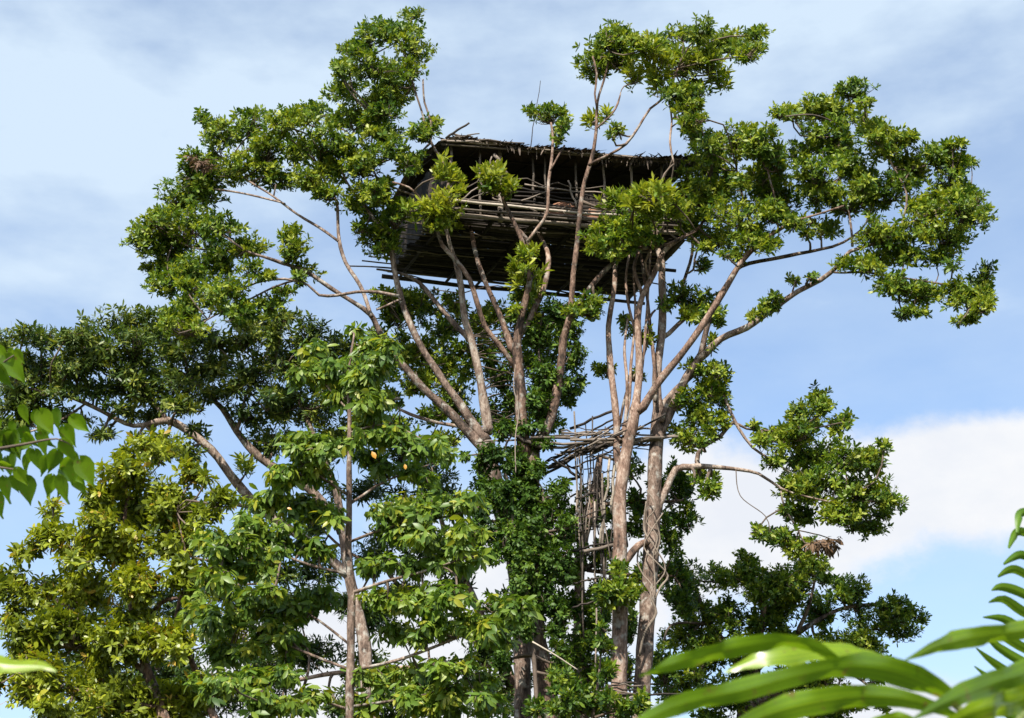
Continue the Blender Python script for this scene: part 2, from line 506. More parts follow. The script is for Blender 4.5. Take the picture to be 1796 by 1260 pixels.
def tree(name, label, cat, Y, bark, limbs, puffs, kind, group=None, density=1.0, tint=(0.36, 0.92), loose=0, sides=10,
         jitter=0.9, to_ground=True, size=1.0, ws=1.0):
    """limbs: list of (dY0, dY1, [(px, py, width_px), ...]); the first is the trunk.
    puffs: list of (px, py, rx, ry[, kind[, dY]])"""
    paths = []
    for k, (d0, d1, pts) in enumerate(limbs):
        W = []
        m = len(pts)
        for i, (x, y, w) in enumerate(pts):
            p = P(x, y, Y + d0 + (d1 - d0) * i / max(1, m - 1))
            w = max(w * ws, min(w, 3.6))
            W.append([*p, 0.5 * w / ppm(p)])
        if k == 0 and to_ground:
            p, q = np.array(W[0]), np.array(W[1])
            g = p.copy(); g[2] = -0.3; g[0] += (p[0] - q[0]) * 0.6; g[3] = p[3] * 1.55
            h = 0.6 * p + 0.4 * g; h[3] = p[3] * 1.1
            W = [g.tolist(), h.tolist()] + W
        S = catmull(W, 0.22)
        S[:, 3] = np.maximum(S[:, 3], 0.006)
        wv = rng.normal(0, 1, (len(S), 3))
        for _ in range(4):
            wv[1:-1] = (wv[:-2] + wv[1:-1] + wv[2:]) / 3
        wv[0] = 0
        S[:, :3] += wv * np.minimum(S[:, 3:4] * 0.55, 0.05)
        paths.append(S)
    root = empty(name, paths[0][0][:3] * np.array([1, 1, 0]) if to_ground else paths[0][0][:3], label, cat, group)
    for k, S in enumerate(paths):
        sd = sides if S[:, 3].max() > 0.1 else 7
        V, Q, T = tube(S[:, :3], S[:, 3] * (1 + 0.05 * np.sin(np.arange(len(S)) * 1.3 + k)), sd, 0.03)
        link('trunk' if k == 0 else 'branch', np_mesh('limb', V, [Q, T], M[bark]), root)
    allp = np.concatenate([S for S in paths])
    rel = allp[:, :3] - CAM
    dep = rel @ FW
    ax = 898 + FPX * (rel @ RI) / dep
    ay = 630 - FPX * (rel @ UP) / dep
    acc = Acc()
    clusters = []
    extra = []
    for pf in puffs:
        a = rng.uniform(0, 6.283)
        k = rng.uniform(0.40, 0.62)
        q = rng.uniform(0.75, 1.15)
        extra.append((pf[0] + math.cos(a) * pf[2] * q, pf[1] + math.sin(a) * pf[3] * q, pf[2] * k, pf[3] * k) + tuple(pf[4:]))
    for pf in list(puffs) + extra:
        x, y, rx, ry = pf[:4]
        rx, ry = rx * 1.08, ry * 1.05
        kd = pf[4] if len(pf) > 4 and pf[4] else kind
        dist = np.hypot(ax - x, ay - y) + rng.uniform(0, 12, len(ax))
        j = int(np.argmin(dist))
        dY = pf[5] if len(pf) > 5 else rng.normal(0, jitter) * min(1.0, 0.25 + dist[j] / 120)
        Yp = allp[j, 1] + dY
        c = P(x, y, Yp)
        s = ppm(c)
        wx, wy = rx / s, ry / s
        rd = 0.85 * math.sqrt(wx * wy) + 0.15
        nn = max(4, int(density * 0.094 * (rx * ry) * (77 / s) ** 0 + 3))
        if kd == 'tuft':
            nn = max(5, int(nn * 0.45))
        if kd == 'brown':
            nn = max(4, int(nn * 0.5))
        pos, out = puff_points(c, wx, wy, rd, nn)
        axis = out + np.array([0, -0.15, 0.75]) + rng.normal(0, 0.35, out.shape)
        tm = (tint[0] + tint[1]) / 2
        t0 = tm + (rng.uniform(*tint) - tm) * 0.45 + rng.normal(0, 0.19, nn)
        if kd == 'tuft':
            axis = axis + np.array([0, 0, 0.6])
            t0 = rng.uniform(0.5, 0.8) + rng.normal(0, 0.12, nn)
        clusters.append((kd, rosettes(pos, axis, kd, t0)))
        # twigs: limb -> heart of the puff -> rosettes
        a = allp[j, :3]
        heart = c - UP * wy * 0.35
        if np.linalg.norm(heart - a) > 0.15:
            mid = (a + heart) / 2 + rng.normal(0, 0.12, 3) * np.linalg.norm(heart - a) + np.array([0, 0, -0.04])
            S = catmull(np.array([a, mid, heart]), 0.3)
            acc.add(*tube(S, np.linspace(min(allp[j, 3] * 0.8, 0.016 if dY > 0.7 else 0.05), 0.012 if dY > 0.7 else 0.022, len(S)), 5))
        for q in rng.choice(nn, min(nn, 4 + nn // 5), replace=False):
            e = pos[q]
            mid = heart * 0.45 + e * 0.55 + rng.normal(0, 0.05, 3) + np.array([0, 0, -0.05])
            S = catmull(np.array([heart + (e - heart) * 0.05, mid, e]), 0.5)
            acc.add(*tube(S, np.linspace(0.016, 0.006, len(S)), 3))
    if not clusters:
        return root
    crown = link('crown', acc.mesh('twigs', M['twig']), root)
    # single leaves: the ones nearest the camera become objects of their own
    if loose:
        B = np.concatenate([g[0] for _, g in clusters])
        near = np.linalg.norm(B - CAM, axis=1)
        thr = np.sort(near + rng.uniform(0, 3.5, len(near)))
        score = near + rng.uniform(0, 3.5, len(near))
        cut = np.sort(score)[min(loose, len(score) - 1)]
    vars_ = []
    off = 0
    for kd, g in clusters:
        b, d, nr, ln, wd, cu, ti = g
        ln = ln * size; wd = wd * size
        keep = np.ones(len(b), bool)
        if loose:
            sc_ = score[off:off + len(b)]
            keep = sc_ >= cut
            off += len(b)
            if not vars_:
                for v in range(10):
                    V, Q, T = leaves_geo(np.zeros((1, 3)), np.array([[0, 1.0, 0]]), np.array([[0, 0, 1.0]]), np.ones(1), np.array([KIND[kind][1] / KIND[kind][0]]), np.array([0.04 + 0.03 * v]))
                    vars_.append(np_mesh('leaf', V, [Q, T], M[kind], True, np.full(8, 0.15 + 0.085 * v)))
            for i in np.where(~keep)[0]:
                yv = Vector(d[i]).normalized()
                zv = Vector(nr[i]); zv = (zv - yv * zv.dot(yv)).normalized()
                xv = yv.cross(zv)
                from mathutils import Matrix
                o = bpy.data.objects.new('leaf', vars_[int(np.clip(ti[i] * 10, 0, 9))])
                col.objects.link(o)
                o.parent = root
                m = Matrix((xv, yv, zv)).transposed().to_4x4()
                o.matrix_basis = Matrix.Translation(Vector(b[i]) - root.location) @ m @ Matrix.Scale(float(ln[i]), 4)
        near_kind = kd == 'young'
        V, Q, T = (leaves_geo if near_kind else leaves_light)(b[keep], d[keep], nr[keep], ln[keep], wd[keep], cu[keep])
        link('leaf_cluster', np_mesh('leaves', V, [Q, T], M[kd], near_kind, np.repeat(ti[keep], 8 if near_kind else 6)), crown, kind='stuff')
    return root


# ================================================================== ground
n = 24
gx, gy = np.meshgrid(np.linspace(-900, 900, n), np.linspace(-500, 1300, n))
gv = np.stack([gx.ravel(), gy.ravel(), np.zeros(n * n)], 1)
ii = np.arange(n * n).reshape(n, n)
gq = np.stack([ii[:-1, :-1].ravel(), ii[:-1, 1:].ravel(), ii[1:, 1:].ravel(), ii[1:, :-1].ravel()], 1)
link('ground', np_mesh('ground', gv, [gq], M['ground']), kind='structure')

# ================================================================== the big trees that carry the house
tree('rainforest_tree', 'pink-barked tree forking above the vine, its bare limbs rising across the house front', 'tree', 36.3, 'bark', [
    (0, 0, [(962, 1330, 56), (955, 1200, 52), (940, 1100, 48), (938, 1000, 46), (935, 900, 46), (930, 820, 48), (926, 780, 50)]),
    (-.1, -1.2, [(920, 800, 40), (915, 740, 34), (912, 690, 32), (907, 640, 28), (903, 605, 26), (910, 562, 20), (920, 525, 18), (928, 490, 16), (930, 455, 14), (925, 420, 13), (903, 397, 10)]),
    (-1.1, -1.4, [(929, 492, 11), (922, 445, 12), (907, 405, 12), (892, 375, 12), (882, 355, 11), (876, 330, 7)]),
    (-1.2, -1.5, [(925, 424, 9), (945, 397, 9), (960, 372, 9), (962, 320, 9), (968, 275, 8), (970, 240, 7), (966, 215, 4)]),
    (-1.4, -1.3, [(965, 300, 5), (978, 275, 5), (990, 256, 4)]),
    (-.4, .95, [(908, 600, 16), (935, 545, 17), (955, 500, 16), (962, 455, 14), (955, 430, 12), (945, 405, 10)]),
    (-.1, -1.3, [(940, 785, 34), (963, 737, 27), (978, 690, 25), (988, 640, 23), (992, 595, 21), (1001, 560, 20), (1004, 520, 15), (1006, 480, 15), (1012, 420, 14), (1018, 370, 13), (1026, 320, 12), (1040, 275, 11), (1046, 230, 9), (1048, 180, 7), (1060, 140, 5), (1070, 90, 3)]),
    (-1.0, -1.2, [(1000, 562, 16), (1030, 515, 15), (1060, 477, 14), (1085, 455, 12), (1110, 440, 11), (1150, 435, 10), (1190, 420, 8), (1222, 404, 5)]),
    (-1.3, -1.4, [(1032, 290, 9), (1068, 272, 8), (1098, 252, 8), (1120, 222, 7), (1140, 190, 7), (1165, 170, 6), (1190, 120, 4)]),
    (-1.3, -1.2, [(1047, 225, 5), (1072, 203, 5), (1083, 182, 4), (1088, 162, 2)]),
    (-1.3, -1.5, [(1047, 190, 6), (1042, 165, 5), (1046, 130, 4), (1040, 100, 3)]),
    (0, -1.6, [(903, 645, 15), (872, 602, 15), (850, 572, 14), (837, 530, 14), (824, 490, 14), (800, 457, 13), (776, 432, 12), (766, 402, 8), (750, 372, 8), (735, 345, 7), (718, 328, 6), (690, 318, 4)]),
    (0, .85, [(903, 620, 20), (886, 580, 18), (870, 540, 15), (850, 490, 14), (836, 450, 13), (826, 410, 12), (818, 390, 10)]),
    (-1.4, -1.4, [(1170, 165, 5), (1178, 210, 5), (1175, 250, 6), (1182, 290, 6)]),
], [(965, 208, 36, 27), (980, 235, 14, 10), (1065, 58, 46, 32), (1040, 118, 30, 30), (1085, 105, 40, 32), (1125, 80, 30, 25), (1160, 72, 38, 28), (1192, 105, 58, 40, 'tuft'), (1242, 120, 36, 34, 'tuft'),
    (1180, 162, 46, 28), (1150, 120, 38, 36, 'tuft'), (1215, 160, 40, 22), (1272, 78, 62, 38), (1310, 92, 32, 18), (1230, 55, 34, 20),
    (1045, 214, 17, 18, 'tuft'), (1085, 231, 14, 12), (1215, 215, 22, 14), (1200, 185, 28, 16),
    (870, 312, 30, 34, 'tuft', -.3), (862, 330, 18, 14, None, -.3), (770, 360, 40, 34, 'tuft', -.3), (780, 385, 30, 20, None, -.2), (775, 300, 28, 22, 'tuft', -.2), (740, 385, 26, 24, 'tuft', -.2), (925, 455, 20, 20, 'tuft'), (925, 492, 32, 30, 'tuft'), (915, 520, 20, 18),
    (1090, 352, 35, 20, 'tuft'), (1150, 340, 44, 34, 'tuft'), (1172, 378, 40, 28, 'tuft'), (1112, 382, 40, 26), (1062, 428, 38, 38), (1095, 418, 34, 28), (1135, 412, 40, 18), (1195, 365, 30, 24), (1140, 370, 34, 26, 'tuft'),
    (1030, 545, 30, 24), (1045, 520, 18, 14), (935, 545, 12, 10, 'tuft')],
    'main', density=1.0, ws=0.64)

tree('rainforest_tree', 'vine-clad tree with wide-spreading left limbs and a tall crown above the roof', 'tree', 36.9, 'bark2', [
    (0, 0, [(918, 1330, 48), (912, 1100, 46), (892, 950, 44), (868, 850, 42), (852, 775, 38)]),
    (0, -1.5, [(850, 795, 32), (800, 740, 26), (760, 700, 23), (720, 655, 20), (690, 620, 18), (662, 572, 16), (650, 552, 15), (620, 530, 12), (580, 505, 12), (540, 480, 11), (500, 464, 10), (460, 450, 8), (430, 440, 6), (400, 420, 4)]),
    (-1.0, -.5, [(652, 556, 12), (632, 500, 11), (606, 460, 11), (594, 420, 10), (592, 380, 9), (590, 352, 8), (575, 330, 6), (560, 290, 4)]),
    (-.8, .3, [(594, 424, 8), (560, 400, 8), (520, 376, 7), (480, 345, 6), (440, 320, 4), (400, 290, 3)]),
    (-.3, .2, [(500, 358, 5), (450, 345, 5), (410, 336, 4), (370, 330, 3)]),
    (-1.2, -2.2, [(700, 520, 10), (662, 512, 9), (625, 512, 9), (592, 518, 9), (560, 518, 8), (540, 500, 7), (500, 490, 7), (450, 497, 5), (400, 520, 4)]),
    (-1.8, -2.4, [(520, 492, 4), (480, 505, 4), (430, 530, 4), (380, 552, 3), (340, 575, 3)]),
    (-1.2, .4, [(500, 465, 6), (440, 445, 6), (390, 440, 5), (340, 435, 4), (300, 420, 3)]),
    (0, -.8, [(852, 775, 36), (815, 720, 25), (780, 670, 21), (745, 620, 19), (716, 562, 18), (701, 510, 16), (690, 455, 15), (680, 420, 12), (660, 392, 10), (640, 365, 8), (615, 330, 6), (600, 290, 5), (620, 230, 4)]),
    (-.5, -.9, [(705, 525, 7), (660, 545, 6), (620, 470, 0.5)][:2]),
    (0, -1.2, [(853, 760, 32), (848, 700, 25), (838, 640, 22), (825, 590, 20), (815, 560, 19), (808, 500, 17), (800, 460, 15), (790, 430, 11), (784, 405, 9), (770, 375, 6)]),
    (.1, .8, [(825, 600, 16), (792, 562, 15), (765, 530, 13), (735, 497, 12), (702, 480, 8), (660, 470, 5)]),
    (.3, .8, [(838, 752, 12), (770, 742, 10), (720, 727, 9), (690, 712, 6)]),
    (-1.2, -1.7, [(735, 345, 6), (705, 335, 5), (660, 310, 5), (650, 270, 4), (660, 200, 3)]),
    (-1.3, -1.6, [(785, 300, 9), (765, 268, 9), (750, 235, 8), (740, 195, 6), (728, 160, 5), (715, 110, 4), (700, 70, 3)]),
    (-1.3, -1.4, [(755, 250, 7), (756, 215, 5), (745, 180, 4), (742, 140, 3)]),
    (-1.3, -1.5, [(770, 390, 9), (780, 345, 9), (790, 318, 9), (784, 298, 9)]),
    (.7, 1.4, [(700, 700, 10), (640, 690, 8), (600, 680, 6)]),
], [(255, 430, 30, 44), (275, 388, 38, 30), (300, 440, 45, 45), (310, 350, 40, 38), (345, 292, 44, 38), (330, 400, 45, 42), (362, 340, 44, 38), (382, 240, 42, 36), (412, 290, 44, 38), (440, 222, 44, 32),
    (465, 272, 44, 36), (500, 212, 38, 32), (545, 195, 38, 26), (520, 258, 44, 36), (482, 318, 40, 24), (540, 310, 42, 34), (562, 250, 36, 34), (300, 500, 34, 34), (345, 472, 48, 42), (390, 450, 46, 38),
    (400, 508, 44, 32), (342, 540, 48, 28), (440, 435, 30, 22), (450, 478, 28, 16), (390, 400, 34, 22), (330, 580, 45, 22), (510, 425, 32, 34), (535, 475, 22, 22), (475, 530, 42, 18), (420, 545, 40, 18),
    (350, 290, 20, 14, 'brown'),
    (690, 45, 48, 28), (645, 72, 40, 32), (722, 78, 38, 30), (660, 115, 52, 32), (710, 125, 38, 28), (615, 160, 38, 32), (660, 175, 46, 30), (705, 165, 36, 30), (630, 212, 42, 28), (672, 235, 42, 30),
    (618, 260, 38, 34), (590, 292, 36, 34), (642, 298, 42, 30), (690, 268, 36, 28), (590, 215, 22, 20), (582, 345, 26, 20), (735, 240, 28, 22), (715, 285, 26, 20), (600, 130, 24, 20), (760, 225, 14, 12),
    (622, 350, 38, 26), (672, 345, 36, 26), (692, 390, 36, 34), (662, 420, 36, 30), (655, 375, 34, 24), (690, 435, 22, 20),
    (930, 560, 46, 40, 'vine', 1.4), (985, 575, 38, 36, 'vine', 1.6), (950, 622, 54, 48, 'vine', 1.4), (1000, 630, 26, 42, 'vine', 1.6), (950, 690, 46, 44, 'vine', 1.2), (878, 665, 30, 44, 'vine', 1.2), (872, 720, 28, 36, 'vine', 1),
    (965, 735, 30, 24, 'vine', .8), (700, 560, 36, 32, None, 1.5), (765, 575, 40, 30, None, 1.5), (785, 625, 36, 34, None, 1.5), (745, 668, 44, 30, None, 1.4), (800, 690, 30, 36, None, 1.4), (700, 625, 34, 32, None, 1.5),
    (660, 655, 36, 30, None, 1.4), (690, 700, 34, 26, None, 1.4), (740, 525, 34, 24, None, 1.7), (800, 535, 30, 24, None, 1.8), (870, 545, 30, 34, None, 1.8), (640, 700, 34, 24, None, 1.4), (770, 770, 30, 20, None, .8), (720, 540, 30, 24, None, 1.7), (675, 520, 26, 22, None, 1.5), (835, 565, 28, 28, None, 1.8), (855, 610, 26, 30, None, 1.8), (905, 600, 26, 34, 'vine', 1.8), (820, 645, 28, 28, None, 1.7), (760, 720, 34, 24, None, 1.5), (820, 740, 24, 24, None, 1.2), (700, 755, 34, 20, None, 1.2), (645, 755, 34, 22, None, 1.2), (615, 650, 32, 28, None, 1.4), (900, 700, 24, 34, 'vine', 1.3), (985, 685, 24, 26, 'vine', 1.3), (1010, 590, 22, 28, 'vine', 1.7), (728, 610, 30, 26, None, 1.6), (660, 598, 28, 24, None, 1.5), (1015, 545, 24, 18, None, 1.6)],
    'main', density=0.92, ws=0.64)

tree('rainforest_tree', 'straight pink trunk right of the climbing poles, with a rounded crown beyond the roof end', 'tree', 35.6, 'bark', [
    (0, 0, [(1085, 1330, 60), (1085, 1200, 55), (1085, 1100, 51), (1088, 1000, 47), (1086, 930, 44), (1088, 860, 42), (1097, 800, 38), (1106, 750, 36), (1112, 705, 34)]),
    (0, .4, [(1111, 720, 28), (1118, 660, 24), (1120, 600, 22), (1118, 555, 20), (1125, 520, 18), (1145, 480, 18), (1165, 442, 16), (1192, 420, 13), (1226, 400, 10), (1240, 370, 7), (1250, 320, 4)]),
    (0, -1.4, [(1110, 726, 34), (1140, 690, 26), (1175, 645, 24), (1210, 600, 22), (1245, 550, 22), (1275, 500, 20), (1300, 460, 18), (1330, 430, 14), (1370, 402, 11), (1400, 388, 9), (1440, 375, 7), (1480, 360, 5)]),
    (.1, .8, [(1090, 850, 26), (1083, 800, 23), (1081, 740, 23), (1075, 660, 22), (1072, 610, 20), (1070, 572, 18), (1078, 500, 16), (1078, 470, 14), (1086, 440, 9), (1092, 410, 6)]),
    (.2, .5, [(1092, 760, 10), (1104, 700, 10), (1108, 640, 10), (1112, 590, 9), (1114, 540, 8), (1112, 480, 7), (1118, 430, 6)]),
    (.4, .3, [(1084, 760, 9), (1098, 690, 9), (1122, 640, 8), (1135, 600, 7), (1138, 560, 8), (1148, 545, 6)]),
    (.1, .5, [(1110, 740, 9), (1126, 640, 9), (1134, 560, 9), (1138, 500, 8), (1142, 430, 7), (1150, 400, 5)]),
    (.3, .7, [(1150, 705, 12), (1146, 620, 12), (1136, 540, 11), (1128, 480, 10), (1122, 425, 8)]),
    (.2, .7, [(1120, 600, 9), (1104, 540, 9), (1098, 490, 8), (1106, 430, 7)]),
    (.1, .4, [(1092, 840, 12), (1096, 760, 12), (1100, 680, 11), (1096, 610, 9), (1100, 560, 6)]),
    (0, .5, [(1092, 990, 30), (1115, 965, 24), (1130, 952, 21), (1150, 945, 18)]),
    (-.7, -.8, [(1302, 458, 9), (1318, 420, 8), (1310, 370, 6), (1290, 300, 4)]),
    (-1.1, -1.3, [(1365, 402, 8), (1360, 350, 6), (1345, 300, 4)]),
    (.3, .6, [(1126, 520, 12), (1112, 470, 11), (1124, 432, 9), (1128, 410, 6)]),
    (.3, 0, [(1140, 490, 9), (1132, 460, 8), (1150, 425, 7)]),
], [(1290, 248, 46, 36), (1240, 288, 38, 38), (1330, 258, 38, 38), (1270, 320, 56, 42), (1342, 318, 42, 42), (1230, 350, 38, 38), (1302, 388, 56, 40), (1372, 358, 42, 36), (1262, 420, 32, 22), (1330, 428, 30, 20),
    (1220, 240, 24, 20), (1215, 400, 22, 22), (1362, 288, 26, 30), (1225, 210, 18, 12), (1210, 320, 26, 30), (1245, 262, 26, 20), (1300, 445, 22, 14), (1395, 390, 22, 18), (1065, 655, 20, 14), (1120, 665, 14, 12), (1100, 570, 12, 14), (1130, 590, 12, 16)],
    'main', density=1.1, ws=0.55)

tree('rainforest_tree', 'right-hand trunk wrapped in pale lianas, its long limb reaching the far right crown', 'tree', 36.2, 'bark2', [
    (0, 0, [(1120, 1330, 56), (1125, 1220, 50), (1130, 1140, 47), (1135, 1060, 45), (1140, 980, 43), (1145, 900, 42), (1150, 820, 40), (1153, 760, 38), (1156, 720, 34)]),
    (0, .5, [(1155, 730, 30), (1152, 680, 26), (1157, 620, 23), (1162, 560, 22), (1162, 500, 20), (1160, 462, 18), (1150, 432, 13), (1148, 400, 9)]),
    (.3, .9, [(1163, 592, 14), (1190, 567, 13), (1220, 545, 12), (1240, 525, 9), (1262, 510, 6)]),
    (.6, .9, [(1197, 565, 10), (1196, 530, 9), (1200, 495, 9), (1210, 462, 9), (1214, 432, 8), (1210, 405, 6)]),
    (.7, 1.0, [(1203, 480, 6), (1216, 472, 6), (1218, 455, 5), (1226, 425, 5)]),
    (0, -.2, [(1158, 762, 28), (1185, 702, 24), (1205, 662, 22), (1225, 628, 22), (1238, 606, 20)]),
    (-.2, -1.0, [(1228, 625, 17), (1240, 575, 16), (1256, 530, 16), (1275, 500, 14), (1290, 474, 12), (1315, 462, 11), (1355, 455, 11), (1400, 445, 10), (1440, 437, 9), (1480, 425, 7), (1520, 390, 5), (1530, 330, 4)]),
    (-.2, -1.6, [(1226, 630, 20), (1265, 596, 20), (1310, 574, 18), (1350, 545, 17), (1400, 510, 15), (1440, 490, 13), (1470, 465, 12), (1490, 440, 11), (1530, 428, 8), (1580, 400, 6), (1640, 370, 5), (1680, 350, 3)]),
    (-1.1, -1.8, [(1462, 478, 6), (1520, 478, 6), (1560, 485, 6), (1600, 490, 5), (1660, 500, 4), (1710, 510, 3)]),
    (-.9, -.5, [(1495, 432, 8), (1490, 380, 6), (1470, 300, 5), (1475, 220, 4)]),
    (-1.2, -1.6, [(1580, 402, 5), (1590, 340, 5), (1560, 280, 4), (1530, 220, 3)]),
    (.2, .2, [(1155, 725, 22), (1182, 690, 20), (1212, 662, 16), (1240, 656, 11), (1262, 680, 9), (1278, 715, 9), (1295, 750, 9), (1320, 785, 8), (1350, 805, 6), (1385, 830, 4)]),
    (0, .1, [(1156, 898, 20), (1170, 862, 20), (1185, 824, 20), (1210, 820, 18), (1230, 818, 16), (1280, 822, 11), (1330, 832, 9), (1370, 858, 7), (1410, 870, 5), (1460, 880, 4)]),
    (.1, .3, [(1226, 820, 14), (1226, 795, 13), (1240, 780, 11), (1265, 766, 11), (1286, 742, 10), (1310, 752, 6), (1340, 755, 5), (1390, 760, 3)]),
    (.1, .5, [(1370, 860, 4), (1376, 890, 4), (1400, 930, 3)]),
    (-.6, -.9, [(1390, 515, 4), (1393, 503, 3), (1395, 492, 2)]),
    (-.2, -.3, [(1160, 740, 14), (1158, 620, 0.5)][:1] + [(1172, 690, 8)]),
], [(1500, 163, 34, 26), (1470, 195, 46, 28), (1430, 198, 42, 24), (1390, 203, 28, 18), (1522, 218, 44, 32), (1462, 240, 46, 32), (1412, 262, 36, 26), (1552, 258, 42, 36), (1500, 292, 50, 40), (1440, 310, 44, 36),
    (1602, 298, 46, 40), (1560, 340, 50, 40), (1492, 360, 46, 36), (1640, 275, 36, 30), (1662, 330, 46, 42), (1620, 390, 50, 40), (1540, 410, 50, 36), (1692, 382, 36, 44), (1680, 300, 32, 22), (1662, 420, 36, 26),
    (1580, 450, 46, 28), (1512, 468, 36, 26), (1640, 450, 36, 22), (1715, 355, 18, 26), (1572, 498, 44, 22), (1625, 515, 44, 22), (1682, 512, 38, 32), (1722, 488, 24, 32), (1726, 538, 22, 22), (1700, 560, 20, 9), (1600, 545, 36, 11),
    (1430, 345, 30, 26), (1440, 400, 30, 20), (1595, 245, 22, 18), (1395, 494, 12, 7), (1352, 537, 18, 13), (1322, 555, 12, 9), (1335, 545, 8, 12), (1362, 525, 10, 10), (1428, 487, 8, 6),
    (1222, 528, 34, 28), (1185, 520, 22, 24), (1252, 548, 22, 18), (1215, 555, 20, 14), (1245, 425, 18, 20), (1230, 465, 10, 16),
    (1242, 680, 34, 28), (1215, 722, 34, 34), (1228, 640, 24, 14), (1265, 700, 22, 36), (1200, 765, 34, 26), (1245, 742, 26, 22), (1245, 855, 20, 22), (1225, 835, 12, 14), (1250, 600, 12, 12), (1270, 655, 14, 12),
    (1402, 728, 36, 28), (1440, 718, 28, 22), (1372, 768, 40, 30), (1422, 790, 50, 36), (1468, 748, 22, 22), (1352, 808, 22, 20), (1482, 810, 42, 34), (1530, 810, 28, 26), (1432, 848, 46, 34), (1502, 860, 46, 34),
    (1550, 870, 26, 30), (1382, 858, 30, 22), (1470, 908, 44, 28), (1530, 918, 32, 26), (1400, 905, 30, 24), (1345, 940, 22, 16), (1440, 950, 34, 12, 'brown'), (1390, 945, 36, 20), (1400, 970, 30, 16), (1340, 770, 14, 14), (1320, 745, 10, 8)],
    'main', density=1.0, ws=0.64)

tree('rainforest_tree', 'low dark-leaved spreading tree at far left, behind the orange-tinged tree', 'tree', 39.5, 'bark2', [
    (0, 0, [(660, 1330, 34), (650, 1250, 29), (640, 1150, 27), (625, 1080, 24), (612, 1010, 23), (604, 955, 22), (598, 925, 20)]),
    (0, -1.6, [(612, 1010, 22), (545, 950, 20), (490, 918, 20), (455, 893, 20), (425, 862, 19), (400, 830, 18), (370, 790, 17), (332, 760, 17), (290, 738, 16), (235, 746, 10), (180, 722, 9), (130, 700, 8), (90, 690, 6), (40, 680, 4)]),
    (-1.0, -1.2, [(300, 745, 12), (275, 715, 9), (240, 680, 6), (200, 660, 4)]),
    (0, -.4, [(600, 935, 22), (552, 868, 20), (502, 832, 19), (455, 802, 17), (415, 755, 14), (387, 715, 11), (360, 692, 8), (330, 660, 5)]),
    (0, .5, [(598, 930, 18), (590, 860, 15), (560, 790, 12), (530, 720, 8), (500, 650, 5)]),
    (-.3, -.6, [(415, 756, 8), (430, 700, 6), (450, 640, 4)]),
    (-1.2, -1.6, [(150, 708, 5), (100, 740, 5), (40, 760, 3)]),
    (-.8, -1.0, [(455, 893, 9), (400, 880, 8), (370, 860, 5)]),
], [(70, 600, 46, 26), (122, 580, 36, 22), (160, 600, 54, 32), (212, 568, 54, 32), (265, 570, 36, 28), (232, 618, 54, 36), (300, 620, 54, 40), (142, 640, 54, 32), (70, 640, 46, 26), (352, 588, 46, 32),
    (382, 640, 50, 40), (422, 600, 46, 32), (470, 580, 46, 30), (442, 660, 50, 40), (500, 630, 46, 40), (542, 600, 44, 34), (562, 660, 46, 40), (300, 690, 62, 34), (222, 670, 54, 34), (500, 700, 54, 34),
    (442, 728, 44, 24), (552, 728, 44, 34), (372, 695, 46, 22), (270, 728, 36, 16), (122, 688, 36, 16), (200, 715, 30, 14), (30, 650, 36, 34), (20, 710, 36, 26), (352, 758, 24, 14), (430, 825, 22, 20, 'tuft'),
    (562, 800, 44, 26), (482, 770, 44, 24), (40, 745, 30, 16), (60, 700, 30, 20), (130, 740, 28, 12), (430, 560, 36, 20), (600, 620, 30, 30), (610, 690, 36, 34), (600, 760, 40, 30), (8, 600, 28, 24), (34, 690, 40, 26), (85, 728, 40, 18), (8, 758, 30, 22), (165, 690, 40, 20), (180, 755, 30, 12), (330, 795, 36, 20), (265, 775, 28, 14), (100, 660, 40, 26), (250, 690, 36, 22), (330, 660, 40, 30)],
    'dark', density=0.72, tint=(0.3, 0.8), ws=0.85)

tree('background_tree', 'low broad tree at lower right, half hidden by the big foreground leaves', 'tree', 45, 'bark2', [
    (0, 0, [(1300, 1400, 40), (1310, 1250, 34), (1320, 1180, 28), (1330, 1120, 20)]),
    (0, 1, [(1318, 1190, 22), (1260, 1120, 16), (1230, 1060, 10), (1215, 1010, 5)]),
    (0, 1, [(1320, 1180, 16), (1400, 1110, 10), (1470, 1070, 7), (1540, 1060, 7), (1590, 1070, 4)]),
    (0, -1, [(1328, 1130, 14), (1340, 1070, 9), (1350, 1010, 5)]),
    (0, -1, [(1400, 1110, 9), (1420, 1060, 6), (1430, 1010, 4)]),
    (.5, -1, [(1312, 1240, 20), (1400, 1200, 12), (1480, 1180, 8), (1520, 1200, 4)]),
], [(1210, 1030, 32, 36), (1260, 1010, 40, 30), (1312, 1010, 36, 28), (1362, 1010, 46, 32), (1430, 1000, 46, 26), (1220, 1090, 42, 42), (1290, 1080, 46, 42), (1362, 1080, 50, 42), (1432, 1068, 46, 36), (1500, 1058, 42, 30),
    (1560, 1058, 36, 26), (1600, 1068, 26, 26), (1540, 1098, 46, 20), (1230, 1150, 54, 36), (1310, 1150, 54, 36), (1200, 1200, 46, 46), (1282, 1210, 54, 36), (1390, 1140, 50, 34), (1460, 1130, 46, 28), (1420, 1190, 70, 34), (1500, 1230, 44, 20), (1180, 1120, 24, 36), (1180, 1000, 26, 24), (1340, 1230, 50, 26), (1340, 1040, 40, 36), (1520, 1138, 48, 26), (1580, 1108, 28, 20), (1440, 1232, 66, 28), (1370, 1250, 50, 20), (1480, 1030, 36, 26), (1400, 1040, 36, 30), (1250, 1250, 50, 20), (1540, 1180, 36, 20)],
    'main', density=1.1, tint=(0.3, 0.8))

